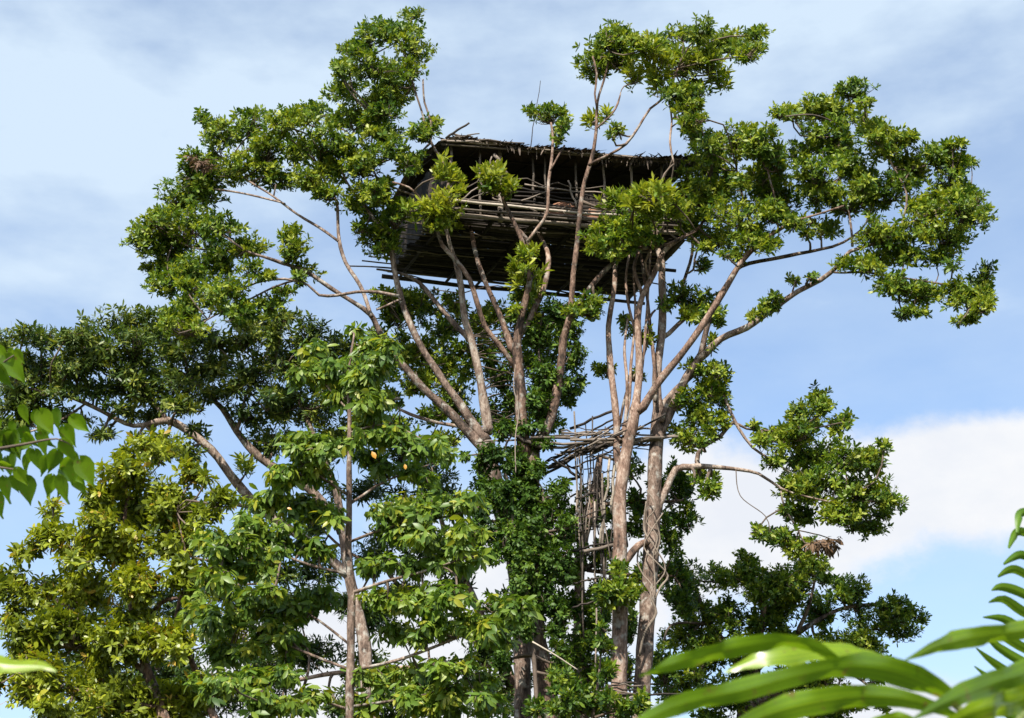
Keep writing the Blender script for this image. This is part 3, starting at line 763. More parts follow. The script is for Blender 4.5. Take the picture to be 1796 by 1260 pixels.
tree('background_tree', 'shaded slender tree standing behind the climbing poles and the twin trunks', 'tree', 39.5, 'bark', [
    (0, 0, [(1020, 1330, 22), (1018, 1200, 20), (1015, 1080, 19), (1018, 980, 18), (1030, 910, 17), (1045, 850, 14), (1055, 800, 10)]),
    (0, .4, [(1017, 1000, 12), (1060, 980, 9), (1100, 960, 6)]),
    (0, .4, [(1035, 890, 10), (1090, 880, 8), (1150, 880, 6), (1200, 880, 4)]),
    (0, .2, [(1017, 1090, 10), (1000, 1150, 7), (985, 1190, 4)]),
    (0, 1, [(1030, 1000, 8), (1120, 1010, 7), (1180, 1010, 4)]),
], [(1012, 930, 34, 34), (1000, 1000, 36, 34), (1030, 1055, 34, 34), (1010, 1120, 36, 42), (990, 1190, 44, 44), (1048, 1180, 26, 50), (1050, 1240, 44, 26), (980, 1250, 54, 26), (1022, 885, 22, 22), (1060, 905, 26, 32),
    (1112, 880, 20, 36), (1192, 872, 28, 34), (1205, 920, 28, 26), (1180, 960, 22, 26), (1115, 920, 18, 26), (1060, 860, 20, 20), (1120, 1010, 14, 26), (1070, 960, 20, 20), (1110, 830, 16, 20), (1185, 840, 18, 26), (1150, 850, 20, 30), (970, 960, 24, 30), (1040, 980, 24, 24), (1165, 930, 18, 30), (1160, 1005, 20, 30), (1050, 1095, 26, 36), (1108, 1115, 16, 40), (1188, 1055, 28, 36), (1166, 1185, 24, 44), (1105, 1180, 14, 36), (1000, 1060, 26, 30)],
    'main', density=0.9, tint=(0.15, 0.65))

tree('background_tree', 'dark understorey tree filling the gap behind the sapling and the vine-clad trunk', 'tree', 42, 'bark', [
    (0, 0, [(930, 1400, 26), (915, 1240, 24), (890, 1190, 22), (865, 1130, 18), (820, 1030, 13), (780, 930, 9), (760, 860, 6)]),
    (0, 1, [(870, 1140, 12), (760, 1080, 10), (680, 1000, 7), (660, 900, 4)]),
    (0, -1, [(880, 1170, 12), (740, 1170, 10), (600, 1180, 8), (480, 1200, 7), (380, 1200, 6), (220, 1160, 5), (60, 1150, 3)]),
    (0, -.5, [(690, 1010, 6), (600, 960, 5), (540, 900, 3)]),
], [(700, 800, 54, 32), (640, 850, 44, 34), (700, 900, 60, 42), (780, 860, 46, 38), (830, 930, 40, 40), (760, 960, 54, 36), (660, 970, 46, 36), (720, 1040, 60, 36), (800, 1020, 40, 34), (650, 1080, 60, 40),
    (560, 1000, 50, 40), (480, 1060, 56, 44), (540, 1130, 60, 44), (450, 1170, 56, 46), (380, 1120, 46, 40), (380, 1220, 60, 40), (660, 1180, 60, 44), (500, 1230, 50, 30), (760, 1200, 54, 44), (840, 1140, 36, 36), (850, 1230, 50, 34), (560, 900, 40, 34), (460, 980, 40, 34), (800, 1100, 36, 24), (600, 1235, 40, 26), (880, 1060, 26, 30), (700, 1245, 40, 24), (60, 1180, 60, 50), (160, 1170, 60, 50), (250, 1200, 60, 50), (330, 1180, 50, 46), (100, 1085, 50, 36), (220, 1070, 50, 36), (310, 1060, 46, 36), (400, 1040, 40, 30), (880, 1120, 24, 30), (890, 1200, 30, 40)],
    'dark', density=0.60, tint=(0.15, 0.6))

# vine on the fork of the left trunks
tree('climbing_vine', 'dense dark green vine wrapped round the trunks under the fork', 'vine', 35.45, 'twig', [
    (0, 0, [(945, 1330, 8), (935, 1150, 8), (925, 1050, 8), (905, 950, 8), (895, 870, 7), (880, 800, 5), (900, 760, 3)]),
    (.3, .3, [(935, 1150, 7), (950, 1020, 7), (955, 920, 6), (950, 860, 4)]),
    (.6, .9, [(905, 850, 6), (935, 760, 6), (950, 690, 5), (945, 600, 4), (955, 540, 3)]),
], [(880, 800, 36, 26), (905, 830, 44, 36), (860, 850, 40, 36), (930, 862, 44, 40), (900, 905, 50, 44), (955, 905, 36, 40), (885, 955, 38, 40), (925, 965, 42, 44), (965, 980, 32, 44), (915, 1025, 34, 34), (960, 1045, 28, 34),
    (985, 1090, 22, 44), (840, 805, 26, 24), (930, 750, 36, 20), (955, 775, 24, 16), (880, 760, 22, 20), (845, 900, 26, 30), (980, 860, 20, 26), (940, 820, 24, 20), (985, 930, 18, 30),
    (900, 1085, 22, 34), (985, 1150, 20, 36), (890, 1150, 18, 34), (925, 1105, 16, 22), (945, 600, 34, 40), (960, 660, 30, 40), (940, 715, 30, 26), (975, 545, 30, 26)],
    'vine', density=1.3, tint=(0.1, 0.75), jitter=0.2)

# birds-nest clump on the right trunk
tree('epiphyte_fern', 'leafy clump growing around the pink trunk, low between the twin trunks', 'plant', 35.0, 'twig', [
    (0, 0, [(1085, 1075, 8), (1084, 1050, 8), (1084, 1030, 5)]),
], [(1078, 1030, 30, 24), (1068, 1052, 26, 18), (1100, 1042, 18, 20), (1086, 1000, 14, 16)], 'main', density=1.2, to_ground=False)

tree('background_shrub', 'yellowish shrub tops at the bottom centre, just below the small pole stack', 'shrub', 33, 'twig', [
    (0, 0, [(1040, 1340, 8), (1040, 1260, 7), (1050, 1200, 5), (1055, 1150, 3)]),
    (0, .4, [(1040, 1270, 6), (1000, 1230, 4), (980, 1190, 3)]),
    (0, -.4, [(1042, 1260, 6), (1090, 1245, 4), (1120, 1235, 3)]),
], [(1055, 1130, 14, 24), (1060, 1180, 14, 22), (1000, 1225, 34, 26), (1085, 1245, 30, 16), (1045, 1235, 26, 24), (980, 1190, 22, 20), (1120, 1240, 12, 20), (940, 1245, 30, 16)],
    'main', density=1.2, tint=(0.3, 0.6))

# sapling in front with hanging leaves
tree('sapling', 'slim straight sapling with drooping glossy leaves in front of the big trees', 'tree', 25, 'bark2', [
    (0, 0, [(612, 1330, 17), (612, 1200, 15), (615, 1100, 14), (618, 1050, 14), (612, 980, 12), (613, 900, 11), (612, 800, 9), (613, 720, 7), (612, 650, 5), (622, 585, 3)]),
    (0, -1, [(618, 1040, 7), (680, 1020, 6), (740, 1005, 5), (800, 985, 3)]),
    (0, -1.5, [(615, 1178, 6), (700, 1158, 6), (800, 1120, 5), (870, 1088, 4), (920, 1070, 2)]),
    (0, 1, [(614, 1175, 6), (550, 1150, 5), (480, 1120, 3), (410, 1090, 2)]),
    (0, .6, [(613, 1190, 5), (660, 1186, 5), (690, 1172, 3), (720, 1150, 2)]),
    (0, .8, [(612, 1130, 5), (560, 1090, 4), (530, 1070, 2)]),
    (0, -.6, [(613, 1240, 5), (680, 1232, 5), (760, 1215, 3), (840, 1180, 2)]),
    (0, -.6, [(613, 1010, 5), (540, 990, 5), (470, 965, 3), (400, 950, 2)]),
    (0, .8, [(612, 885, 5), (660, 852, 5), (710, 830, 3), (770, 810, 2)]),
    (0, -.8, [(612, 870, 5), (560, 835, 4), (510, 800, 2)]),
    (0, -.6, [(612, 760, 4), (680, 745, 3), (740, 770, 2)]),
    (0, .6, [(612, 720, 4), (575, 680, 3), (545, 640, 2)]),
    (0, -.5, [(612, 690, 4), (650, 645, 3), (680, 600, 2)]),
    (0, -1, [(615, 950, 5), (700, 920, 5), (790, 905, 4), (840, 890, 2)]),
    (0, -1, [(613, 1245, 5), (540, 1225, 4), (470, 1235, 2)]),
    (0, .4, [(613, 920, 5), (540, 890, 4), (480, 875, 2)]),
], [(560, 610, 26, 22), (590, 640, 40, 30), (640, 600, 34, 26), (560, 655, 36, 30), (640, 650, 42, 34), (600, 690, 36, 24), (650, 700, 40, 28), (680, 620, 22, 26), (520, 650, 18, 18),
    (640, 750, 40, 26), (690, 760, 40, 24), (740, 785, 40, 26), (660, 800, 34, 22), (780, 790, 24, 22), (560, 780, 40, 26), (520, 770, 30, 24), (545, 830, 40, 26), (500, 830, 30, 26), (720, 830, 40, 22),
    (480, 880, 44, 28), (540, 890, 40, 26), (430, 930, 44, 28), (500, 940, 44, 26), (390, 960, 40, 28), (450, 990, 44, 24), (380, 1010, 30, 24), (560, 960, 30, 22),
    (700, 885, 44, 24), (760, 880, 40, 26), (820, 880, 36, 24), (690, 935, 44, 24), (750, 935, 44, 26), (820, 930, 34, 22), (660, 990, 36, 22), (730, 985, 44, 20), (800, 975, 34, 22),
    (680, 1050, 44, 24), (740, 1050, 44, 24), (800, 1040, 40, 24), (760, 1090, 40, 20), (830, 1090, 40, 24), (880, 1060, 36, 20), (920, 1070, 24, 20), (860, 1110, 30, 26), (700, 1105, 36, 22),
    (560, 1050, 40, 26), (500, 1060, 40, 28), (440, 1060, 40, 28), (390, 1090, 36, 30), (460, 1110, 44, 28), (530, 1120, 36, 24), (350, 1060, 24, 24), (400, 1140, 40, 26), (440, 1190, 40, 26), (500, 1180, 30, 24), (380, 1200, 36, 28), (460, 1235, 44, 22),
    (680, 1180, 44, 22), (740, 1180, 44, 24), (800, 1165, 36, 22), (720, 1225, 44, 22), (790, 1220, 40, 24), (840, 1190, 30, 26), (650, 1235, 30, 20), (545, 1225, 30, 20), (850, 1240, 30, 18)],
    'young', density=0.56, tint=(0.25, 0.85), loose=300, jitter=0.6)

# yellow-green tree, lower left
tree('bushy_tree', 'bushy yellow-green tree with orange-tinged leaves at lower left', 'tree', 29, 'bark', [
    (0, 0, [(300, 1400, 30), (290, 1260, 22), (260, 1180, 17), (240, 1100, 14), (225, 1000, 11), (220, 900, 7), (240, 830, 4)]),
    (0, -1, [(380, 1280, 16), (350, 1190, 12), (330, 1140, 10), (310, 1080, 8), (330, 1000, 5), (310, 900, 3)]),
    (0, 1, [(265, 1190, 12), (180, 1120, 9), (110, 1060, 7), (50, 1040, 4)]),
    (0, -.6, [(245, 1120, 9), (280, 1060, 8), (310, 1050, 6), (350, 1045, 4)]),
    (0, -1, [(280, 1240, 10), (180, 1220, 8), (90, 1200, 5), (30, 1180, 3)]),
    (0, .7, [(225, 1000, 7), (160, 960, 5), (100, 940, 4), (50, 950, 2)]),
], [(285, 795, 50, 30), (220, 830, 56, 30), (320, 875, 54, 40), (245, 890, 70, 46), (165, 880, 40, 36), (105, 945, 44, 28), (50, 965, 26, 16), (190, 955, 76, 46), (300, 955, 62, 46), (60, 1040, 56, 36), (150, 1035, 66, 46),
    (260, 1035, 66, 46), (350, 1025, 46, 46), (40, 1120, 50, 50), (130, 1120, 74, 52), (230, 1120, 74, 52), (310, 1130, 50, 46), (60, 1205, 66, 46), (180, 1215, 80, 46), (300, 1220, 66, 46), (20, 1010, 26, 24), (85, 900, 14, 16), (340, 830, 26, 22), (380, 960, 20, 26), (440, 1000, 30, 24), (380, 880, 22, 20), (120, 1250, 60, 24), (250, 1255, 60, 22), (350, 1245, 40, 24), (400, 1110, 30, 26)],
    'yellow', density=0.72, tint=(0.12, 0.78), loose=300, jitter=0.7)


# ================================================================== the house of poles and thatch
ZF = float(P(785, 362, 36)[2])
FL, FR, BL, BR = (PZ(785, 362, ZF), PZ(1225, 397, ZF), PZ(690, 478, ZF), PZ(1108, 522, ZF))
UZ = np.array([0, 0, 1.0])


def H(u, v, h=0.0):
    """u along the front, v towards the back, h above the floor"""
    return (FL * (1 - u) + FR * u) * (1 - v) + (BL * (1 - u) + BR * u) * v + UZ * h


house = empty('tree_house', H(.5, .5), 'dark thatched house of poles perched high in the forked trees', 'house')


def pole(name, a, b, r, mat, parent, sag=0.0, wob=0.012, r2=None, sides=7, seg=6):
    a, b = np.asarray(a, float), np.asarray(b, float)
    t = np.linspace(0, 1, seg + 1)[:, None]
    p = a + (b - a) * t
    w = rng.normal(0, wob, p.shape)
    w[0] = w[-1] = 0
    p = p + w + UZ * (-sag * 4 * t * (1 - t))
    V, Q, T = tube(p, np.linspace(r, r2 or r * 0.75, seg + 1), sides, 0.04)
    return link(name, np_mesh(name, V, [Q, T], M[mat]), parent)


# floor poles, seen from below
NP = 46
for i in range(NP):
    v = (i + .5) / NP
    a, b = H(-.015 + rng.normal(0, .012), v), H((1.0 if v < .22 else .93) + rng.normal(0, .012), v)
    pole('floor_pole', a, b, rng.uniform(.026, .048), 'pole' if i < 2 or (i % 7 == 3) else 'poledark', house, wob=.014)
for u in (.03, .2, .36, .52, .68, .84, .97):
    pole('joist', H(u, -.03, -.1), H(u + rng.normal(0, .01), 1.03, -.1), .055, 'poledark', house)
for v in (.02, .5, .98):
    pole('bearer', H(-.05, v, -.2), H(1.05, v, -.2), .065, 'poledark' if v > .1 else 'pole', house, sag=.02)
for i in range(26):                              # loose sticks pushed in under the floor
    u, v = rng.uniform(0, .8), rng.uniform(.02, .95)
    pole('floor_stick', H(u, v, -.15), H(u + rng.uniform(.12, .4), min(1.02, v + rng.normal(0, .05)), -.15), rng.uniform(.015, .028), 'pole' if i % 3 == 0 else 'poledark', house, wob=.02)
# pale stretch of slats at the right end, open to the sky
for i in range(15):
    v = .22 + i * .052
    pole('slat', H(.91, v, -.06), H(1.0 + rng.uniform(-.015, .02), v + rng.normal(0, .006), -.04), .02, 'pole', house, wob=.004, seg=3)
pole('slat_rail', H(.985, .15, -.1), H(.985, 1.0, -.1), .03, 'pole', house)
# left floor edge sticks
for i in range(9):
    v = .25 + i * .075
    pole('stick_end', H(-.11 - rng.uniform(0, .05), v, -.05), H(.06, v, -.04), .022, 'pole', house, wob=.006, seg=3)

# posts
HT = 1.85
for u, v, r in ((.01, 0, .05), (.135, .02, .04), (.215, .03, .075), (.345, .02, .04), (.39, .02, .035), (.52, .04, .04), (.63, .03, .04), (.74, .02, .045), (.86, .02, .045), (.985, .02, .05), (.01, .98, .06), (.5, .98, .06), (.98, .98, .06), (.01, .5, .05), (.98, .5, .05)):
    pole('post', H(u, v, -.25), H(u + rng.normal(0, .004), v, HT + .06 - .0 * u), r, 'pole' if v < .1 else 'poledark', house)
# front beams and rails
pole('front_beam', H(.0, -.06, .06), H(1.08, -.05, .05), .042, 'polepale', house, sag=.06, wob=.015, seg=10)
pole('front_beam', H(.02, -.03, -.12), H(1.12, -.03, -.10), .034, 'pole', house, sag=.03, seg=10)
pole('front_beam', H(.05, -.02, .20), H(1.0, -.02, .17), .034, 'pole', house, sag=.02, seg=10)
pole('front_beam', H(.55, -.07, .13), H(1.1, -.06, .16), .04, 'pole', house, sag=.03, seg=8)
for h, u0, u1, r in ((.30, .24, .97, .030), (.42, .26, .98, .028), (.56, .20, .95, .028), (.70, .27, .98, .026), (.80, .30, .93, .026), (.92, .25, .8, .022)):
    pole('rail', H(u0, -.01, h + .03), H(u1, -.01, h - .02), r * rng.uniform(.7, 1.15), 'pole' if rng.uniform() < .6 else 'poledark', house, sag=.04, wob=.03, seg=9)
# braces
for a, b, r in (((.03, .1, .32), (.17, -.02, 1.25), .022), ((.04, -.01, .14), (.17, -.02, .9), .024), ((.05, -.01, .1), (.19, -.02, .62), .018), ((.13, -.03, .35), (.19, -.03, 1.55), .024),
                ((.17, -.04, 1.6), (.225, -.04, 1.05), .05), ((.28, -.04, .25), (.42, -.04, .72), .022), ((.50, -.03, .2), (.47, -.03, 1.0), .03), ((.60, -.03, .2), (.69, -.03, .82), .024), ((.44, -.03, .1), (.53, -.03, .5), .02),
                ((.13, .05, .5), (.22, .05, 1.15), .018), ((.67, -.03, .3), (.74, -.03, 1.0), .02)):
    pole('brace', H(*a), H(*b), r, 'pole', house, seg=5, wob=.02)
pole('brace', H(.14, -.05, .72), H(.16, -.05, 1.5), .028, 'pole', house)
for u, h in ((.155, .55), (.152, .33), (.158, .2), (.3, -.02), (.42, -.05)):
    pole('lashing', H(u, -.07, h), H(u + .035, -.07, h - .10), .022, 'thatch', house, seg=3)

# bark walls: back, left, right; planks with odd gaps
def plank(a, b, w, along, name='wall_plank'):
    n = np.cross(b - a, along); n /= np.linalg.norm(n)
    along = along / np.linalg.norm(along)
    q = [a - along * w / 2, a + along * w / 2, b + along * w / 2 * rng.uniform(.8, 1.05), b - along * w / 2 * rng.uniform(.8, 1.05)]
    V = np.array([p + n * s for s in (-.012, .012) for p in q])
    Q = np.array([[0, 3, 2, 1], [4, 5, 6, 7], [0, 1, 5, 4], [1, 2, 6, 5], [2, 3, 7, 6], [3, 0, 4, 7]])
    link(name, np_mesh(name, V, [Q], M['barkwall'], False), house)


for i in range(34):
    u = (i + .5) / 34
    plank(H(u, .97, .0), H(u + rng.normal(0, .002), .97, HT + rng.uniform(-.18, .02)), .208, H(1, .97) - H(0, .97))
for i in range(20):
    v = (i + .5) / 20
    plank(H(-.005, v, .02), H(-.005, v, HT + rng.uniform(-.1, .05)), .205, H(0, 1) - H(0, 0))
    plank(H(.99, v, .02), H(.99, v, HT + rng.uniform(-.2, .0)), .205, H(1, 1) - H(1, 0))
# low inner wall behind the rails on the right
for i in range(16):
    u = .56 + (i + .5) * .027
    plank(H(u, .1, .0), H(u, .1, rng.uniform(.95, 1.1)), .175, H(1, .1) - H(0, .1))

# roof: low gable, ridge along the house, thatch bundles in courses
EH, RH = 1.80, 2.38


def RF(u, s, h=0.0):
    """s: -1 front eave, 0 ridge, 1 back eave"""
    v = .5 + s * .58
    sag = .06 * math.sin(6.3 * u + .5) + .05 * math.sin(14 * u + 1) + .03 * math.sin(37 * u)
    return H(u, v, EH + (RH - EH) * (1 - abs(s)) + h + sag * abs(s))


for u in np.linspace(.0, 1.0, 9):
    for s in (-1, 1):
        pole('rafter', RF(u, s * 1.0, -.05), RF(u, 0, -.05), .03, 'poledark', house)
for s in (-.96, -.5, 0, .5, .96):
    pole('purlin', RF(-.04, s, -.09), RF(1.03, s, -.09), .032, 'pole' if s < -.9 else 'poledark', house)


def strip_mesh(name, starts, ends, w, mat, lift):
    n = len(starts)
    d = norm(ends - starts)
    side = norm(np.cross(d, UZ)) * w[:, None]
    mid = (starts + ends) / 2 + UZ * lift[:, None]
    V = np.stack([starts - side * .5, starts + side * .5, mid - side * .6, mid + side * .6, ends - side * .18, ends + side * .18], 1).reshape(-1, 3)
    o = (np.arange(n) * 6)[:, None]
    Q = np.concatenate([np.array([[0, 1, 3, 2]]) + o, np.array([[2, 3, 5, 4]]) + o])
    return np_mesh(name, V, [Q], M[mat], False)


NB = 30
for s in (-1, 1):
    for k in range(NB):
        u0, u1 = k / NB - .02, (k + 1) / NB - .02
        m = 96
        uu = rng.uniform(u0 - .01, u1 + .01, m)
        cs = rng.integers(0, 4, m)                       # four courses from eave to ridge
        top = np.clip(1.0 - (cs + 1.5) * .25, -.05, 1)
        low = 1.0 - cs * .25 + rng.uniform(-.03, .055, m)
        lay = rng.uniform(0, .055, m) + rng.uniform(0, .06)
        A = np.array([RF(a, s * t, .05 + l) for a, t, l in zip(uu, top, lay)])
        B = np.array([RF(a + rng.normal(0, .008), s * t, l + (-.09 * rng.uniform(0, 1) ** 2 if c == 0 else 0)) for a, t, l, c in zip(uu, low, lay, cs)])
        link('thatch_bundle', strip_mesh('thatch_bundle', A, B, rng.uniform(.05, .13, m), 'thatch', rng.uniform(-.01, .05, m)), house, kind='stuff')
    # closed backing sheet, added under the strips to keep sunlight out
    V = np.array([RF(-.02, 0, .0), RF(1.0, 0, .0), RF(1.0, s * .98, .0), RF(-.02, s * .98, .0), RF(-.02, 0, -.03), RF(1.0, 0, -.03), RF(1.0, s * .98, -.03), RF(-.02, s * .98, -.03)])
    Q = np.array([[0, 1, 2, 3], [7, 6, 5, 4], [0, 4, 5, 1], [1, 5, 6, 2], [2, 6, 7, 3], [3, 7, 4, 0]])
    link('roof_sun_block', np_mesh('roof_sun_block', V, [Q], M['barkwall'], False), house)
# ragged sticks on the roof's left corner
for a, b, r in (((-.02, -1.02, .05), (.24, -.98, .12), .028), ((-.05, -1.0, .0), (.30, -.97, .06), .032), ((.0, -1.0, .16), (.10, -.98, .10), .03), ((-.03, -1.03, -.05), (.18, -1.0, .03), .03), ((.10, -1.04, .0), (.28, -1.02, .14), .026),
                ((.6, -1.0, .02), (.99, -1.0, .0), .028), ((.3, -1.0, .04), (.7, -1.0, .02), .028), ((.0, -1.04, .04), (.1, -1.02, .22), .022)):
    pole('roof_stick', RF(*a), RF(*b), r, 'pole', house, wob=.02)
q = P(785, 240, 35.6)
pole('roof_stick', P(782, 243, 35.6), P(823, 216, 35.6), .035, 'poledark', house)
pole('roof_stick', RF(.32, -.9, 0), P(948, 142, 36.4), .014, 'poledark', house, r2=.008)
# hanging thatch shreds at the front eave
for k in range(26):
    m = int(rng.integers(4, 17))
    lk = rng.uniform(.35, 1.5)
    uu = rng.uniform(k / 26, (k + 1) / 26, m)
    A = np.array([RF(a, -1.0, .02) for a in uu])
    B = A + np.stack([rng.normal(0, .05, m), rng.normal(0, .05, m), -lk * rng.uniform(.04, .16, m) - .3 * rng.uniform(0, 1, m) ** 8], 1)
    A2 = np.array([RF(a + rng.normal(0, .02), -.9, .05) for a in uu])
    B2 = A2 + lk * np.stack([rng.normal(.12, .28, m), -rng.uniform(.05, .4, m), rng.uniform(-.10, .06, m)], 1)
    A, B = np.concatenate([A, A2]), np.concatenate([B, B2])
    link('thatch_fringe', strip_mesh('thatch_fringe', A, B, rng.uniform(.02, .06, 2 * m), 'thatch', np.zeros(2 * m)), house, kind='stuff')

# the bark sheet heaped behind the rail: a low rounded roll
n1, n2 = 18, 10
V = []
for i in range(n1):
    t = i / (n1 - 1)
    for j in range(n2):
        a = math.pi * j / (n2 - 1)
        hgt = .58 * math.sin(math.pi * min(1, t * 1.25 + .12)) ** .7 if t < .7 else .58 * (1 - (t - .7) / .36) ** .8
        hgt = max(.06, hgt) * (1 + .05 * math.sin(9 * t + j))
        V.append(H(.40 + .27 * t, .12 - .06 * math.cos(a), .10 + hgt * math.sin(a)))
V = np.array(V)
ii = np.arange(n1 * n2).reshape(n1, n2)
Q = np.stack([ii[:-1, :-1].ravel(), ii[:-1, 1:].ravel(), ii[1:, 1:].ravel(), ii[1:, :-1].ravel()], 1)
o = np_mesh('bark_bundle', V, [Q], M['bundle'])
link('bark_bundle', o, label='reddish-brown sheet of bark heaped behind the house rail', category='bark') if False else tag(link('bark_bundle', o), 'reddish-brown heap of bark behind the front rail of the house', 'bark')

# ================================================================== half-way platform of criss-crossed poles
plat = empty('pole_platform', P(1040, 790, 36), 'criss-cross landing of poles lashed between the two groups of trunks', 'platform')
B0 = 36.4


def pp(name, x0, y0, d0, x1, y1, d1, w, mat, par=None):
    a, b = P(x0, y0, B0 + d0), P(x1, y1, B0 + d1)
    pole(name, a, b, .42 * w / ppm(a), mat, par or plat, wob=.02, r2=.5 * w / ppm(b) * .85)


for a in [(835, 777, -.4, 1000, 765, -.4, 4), (890, 757, -.5, 950, 785, -.5, 8), (930, 768, -.6, 1075, 772, -.5, 6), (945, 778, -.5, 1085, 776, -.5, 6), (955, 785, -.4, 1160, 770, -.4, 6), (1000, 772, -.7, 1160, 768, -.5, 6), (1080, 782, -.6, 1196, 762, -.3, 6), (1090, 774, -.5, 1190, 766, -.4, 5),
          (958, 766, -.2, 1070, 760, .2, 4), (1060, 765, -.6, 1140, 752, -.2, 4), (1075, 778, -.3, 1140, 780, -.2, 5), (1090, 762, -.5, 1165, 764, -.2, 4)]:
    pp('long_pole', *a[:7], 'pole')
# cross sticks: they run away from the camera, to the upper right when seen from below
for i in range(22):
    x = 955 + i * 5.6 + rng.normal(0, 3)
    y = 815 - i * 1.6 + rng.normal(0, 4)
    Lx = rng.uniform(50, 105)
    pp('cross_stick', x, y, .9, x + Lx, y - Lx * rng.uniform(.42, .58), -.9, rng.uniform(2.6, 4.6), 'poledark' if i % 3 else 'pole')
for a in [(1000, 752, .6, 1078, 720, -.2, 6), (1010, 770, .5, 1078, 735, -.3, 4), (1030, 775, .5, 1080, 742, -.3, 4), (955, 832, .8, 1015, 797, 0, 6), (962, 862, .9, 1018, 835, 0, 7), (1000, 872, .6, 1056, 842, 0, 4), (970, 806, -.3, 1018, 838, .1, 6), (985, 808, -.2, 1022, 832, .1, 4), (968, 815, .4, 1075, 775, -.2, 7), (960, 822, .4, 1060, 780, -.2, 6)]:
    pp('cross_stick', *a[:7], 'poledark')
for x0, y0, x1, y1, w, m in [(1007, 722, 1020, 1000, 6, 'pole'), (1039, 730, 1043, 1000, 5, 'poledark'), (1027, 745, 1030, 880, 4, 'poledark'), (1043, 880, 1044, 1190, 6, 'pole'), (1056, 830, 1060, 1020, 8, 'pole'), (1070, 800, 1052, 960, 9, 'polepale'), (1080, 790, 1072, 900, 10, 'polepale'), (1016, 800, 1024, 1120, 6, 'pole'), (1058, 955, 1058, 1030, 5, 'poledark')]:
    pp('upright_pole', x0, y0, -.3, x1, y1, -.2, w * .62, m)
for i in range(15):
    x, y = rng.uniform(1000, 1080), rng.uniform(735, 860)
    pp('upright_pole', x, y, rng.uniform(-.6, .4), x + rng.normal(0, 10), y + rng.uniform(80, 230), rng.uniform(-.6, .4), rng.uniform(1.8, 3.4), 'poledark' if i % 2 else 'pole')
for i in range(16):
    x, y = rng.uniform(1000, 1040), rng.uniform(800, 1000)
    pp('rung', x, y, rng.uniform(-.5, .3), x + rng.uniform(30, 60), y - rng.uniform(-8, 30), rng.uniform(-.5, .3), rng.uniform(2.4, 3.6), 'poledark')
for i in range(18):
    x, y = rng.uniform(965, 1090), rng.uniform(752, 806)
    pp('long_pole', x, y, rng.uniform(-.6, .2), x + rng.uniform(50, 100), y + rng.normal(-8, 16), rng.uniform(-.6, .2), rng.uniform(2, 3.6), 'pole' if i % 2 else 'poledark')
for i, y in enumerate((868, 905, 960, 1012, 1060)):
    pp('rung', 1006 + rng.normal(0, 6), y + 8 + rng.normal(0, 5), -.4, rng.uniform(1052, 1082), y - 8 + rng.normal(0, 8), -.3, 4, 'poledark')
pp('upright_pole', 1022, 968, -.4, 1078, 956, -.3, 8, 'pole')

low = empty('pole_stack', P(1095, 1205, 34.9), 'small stack of thin poles tied across the twin trunks near the bottom', 'platform')
for i, (x0, x1, y) in enumerate(((1072, 1118, 1196), (1062, 1126, 1201), (1058, 1130, 1206), (1052, 1132, 1211), (1046, 1138, 1217), (1055, 1136, 1222), (1048, 1128, 1227))):
    pp('thin_pole', x0, y + 1, -1.5, x1, y + 2 + rng.normal(0, 1), -1.3, 3.6, 'pole' if i % 2 else 'poledark', low)
pp('thin_pole', 1060, 1224, -1.5, 1215, 1216, -.5, 4, 'poledark', low)
pp('thin_pole', 1110, 1228, -1.4, 1140, 1240, -1.2, 5, 'pole', low)

# loose long pole leaning across the left trunk, and lianas
def liana(pts, Y, label, mat='liana', name='liana', cat='liana'):
    W = np.array([[*P(x + rng.normal(0, 2), y, Y + dy), .36 * w * rng.uniform(.7, 1.3) / ppm(P(x, y, Y))] for x, y, dy, w in pts])
    S = catmull(W, .12)
    V, Q, T = tube(S[:, :3], S[:, 3], 6, .05)
    return tag(link(name, np_mesh(name, V, [Q, T], M[mat])), label, cat)


pts = [(937, 1126, 0, 4), (975, 1150, 0, 5), (1012, 1175, 0, 3)]
liana(pts, 35.2, 'pale broken branch slanting across the left trunk', 'polepale', 'fallen_branch', 'branch')
liana([(1132, 880, -.6, 4), (1128, 930, -.7, 5), (1150, 960, -.8, 5), (1162, 1000, -.7, 5), (1140, 1040, -.8, 5), (1150, 1075, -.8, 6), (1128, 1110, -.8, 6), (1124, 1150, -.7, 5)], 36.5, 'thick pale liana looping down the right-hand trunk to its base')
liana([(1160, 900, -.5, 4), (1140, 930, -.8, 4), (1130, 960, -.7, 4), (1150, 985, -.8, 4), (1172, 1010, -.6, 5), (1160, 1030, -.7, 5), (1148, 1050, -.8, 4)], 36.5, 'liana swinging out to the right of the right-hand trunk')
liana([(1138, 860, -.7, 3), (1150, 890, -.8, 3), (1134, 915, -.7, 3), (1152, 940, -.8, 3), (1146, 975, -.8, 3), (1152, 1010, -.8, 3), (1146, 1048, -.8, 3)], 36.5, 'thin liana zigzagging down the middle of the right-hand trunk')
liana([(1124, 960, -.5, 4), (1120, 985, -.6, 5), (1128, 1010, -.7, 4), (1142, 1025, -.8, 3), (1148, 1060, -.8, 3)], 36.5, 'short liana bulging out on the left of the right-hand trunk')
liana([(1150, 905, -.8, 3), (1158, 945, -.7, 4), (1150, 975, -.8, 4), (1160, 955, -.6, 2)][:3], 36.5, 'short liana hugging the upper right-hand trunk')
liana([(1288, 823, 0, 2), (1300, 870, 0, 2), (1340, 905, 0, 2), (1350, 935, 0, 2)], 36.2, 'very thin hanging vine under the right limb', 'twig')
liana([(612, 467, 0, 4), (650, 468, 0, 4), (700, 472, .3, 5), (740, 478, .6, 5)], 36.6, 'straight dead stick poking left from under the house', 'poledark', 'dead_stick', 'stick')
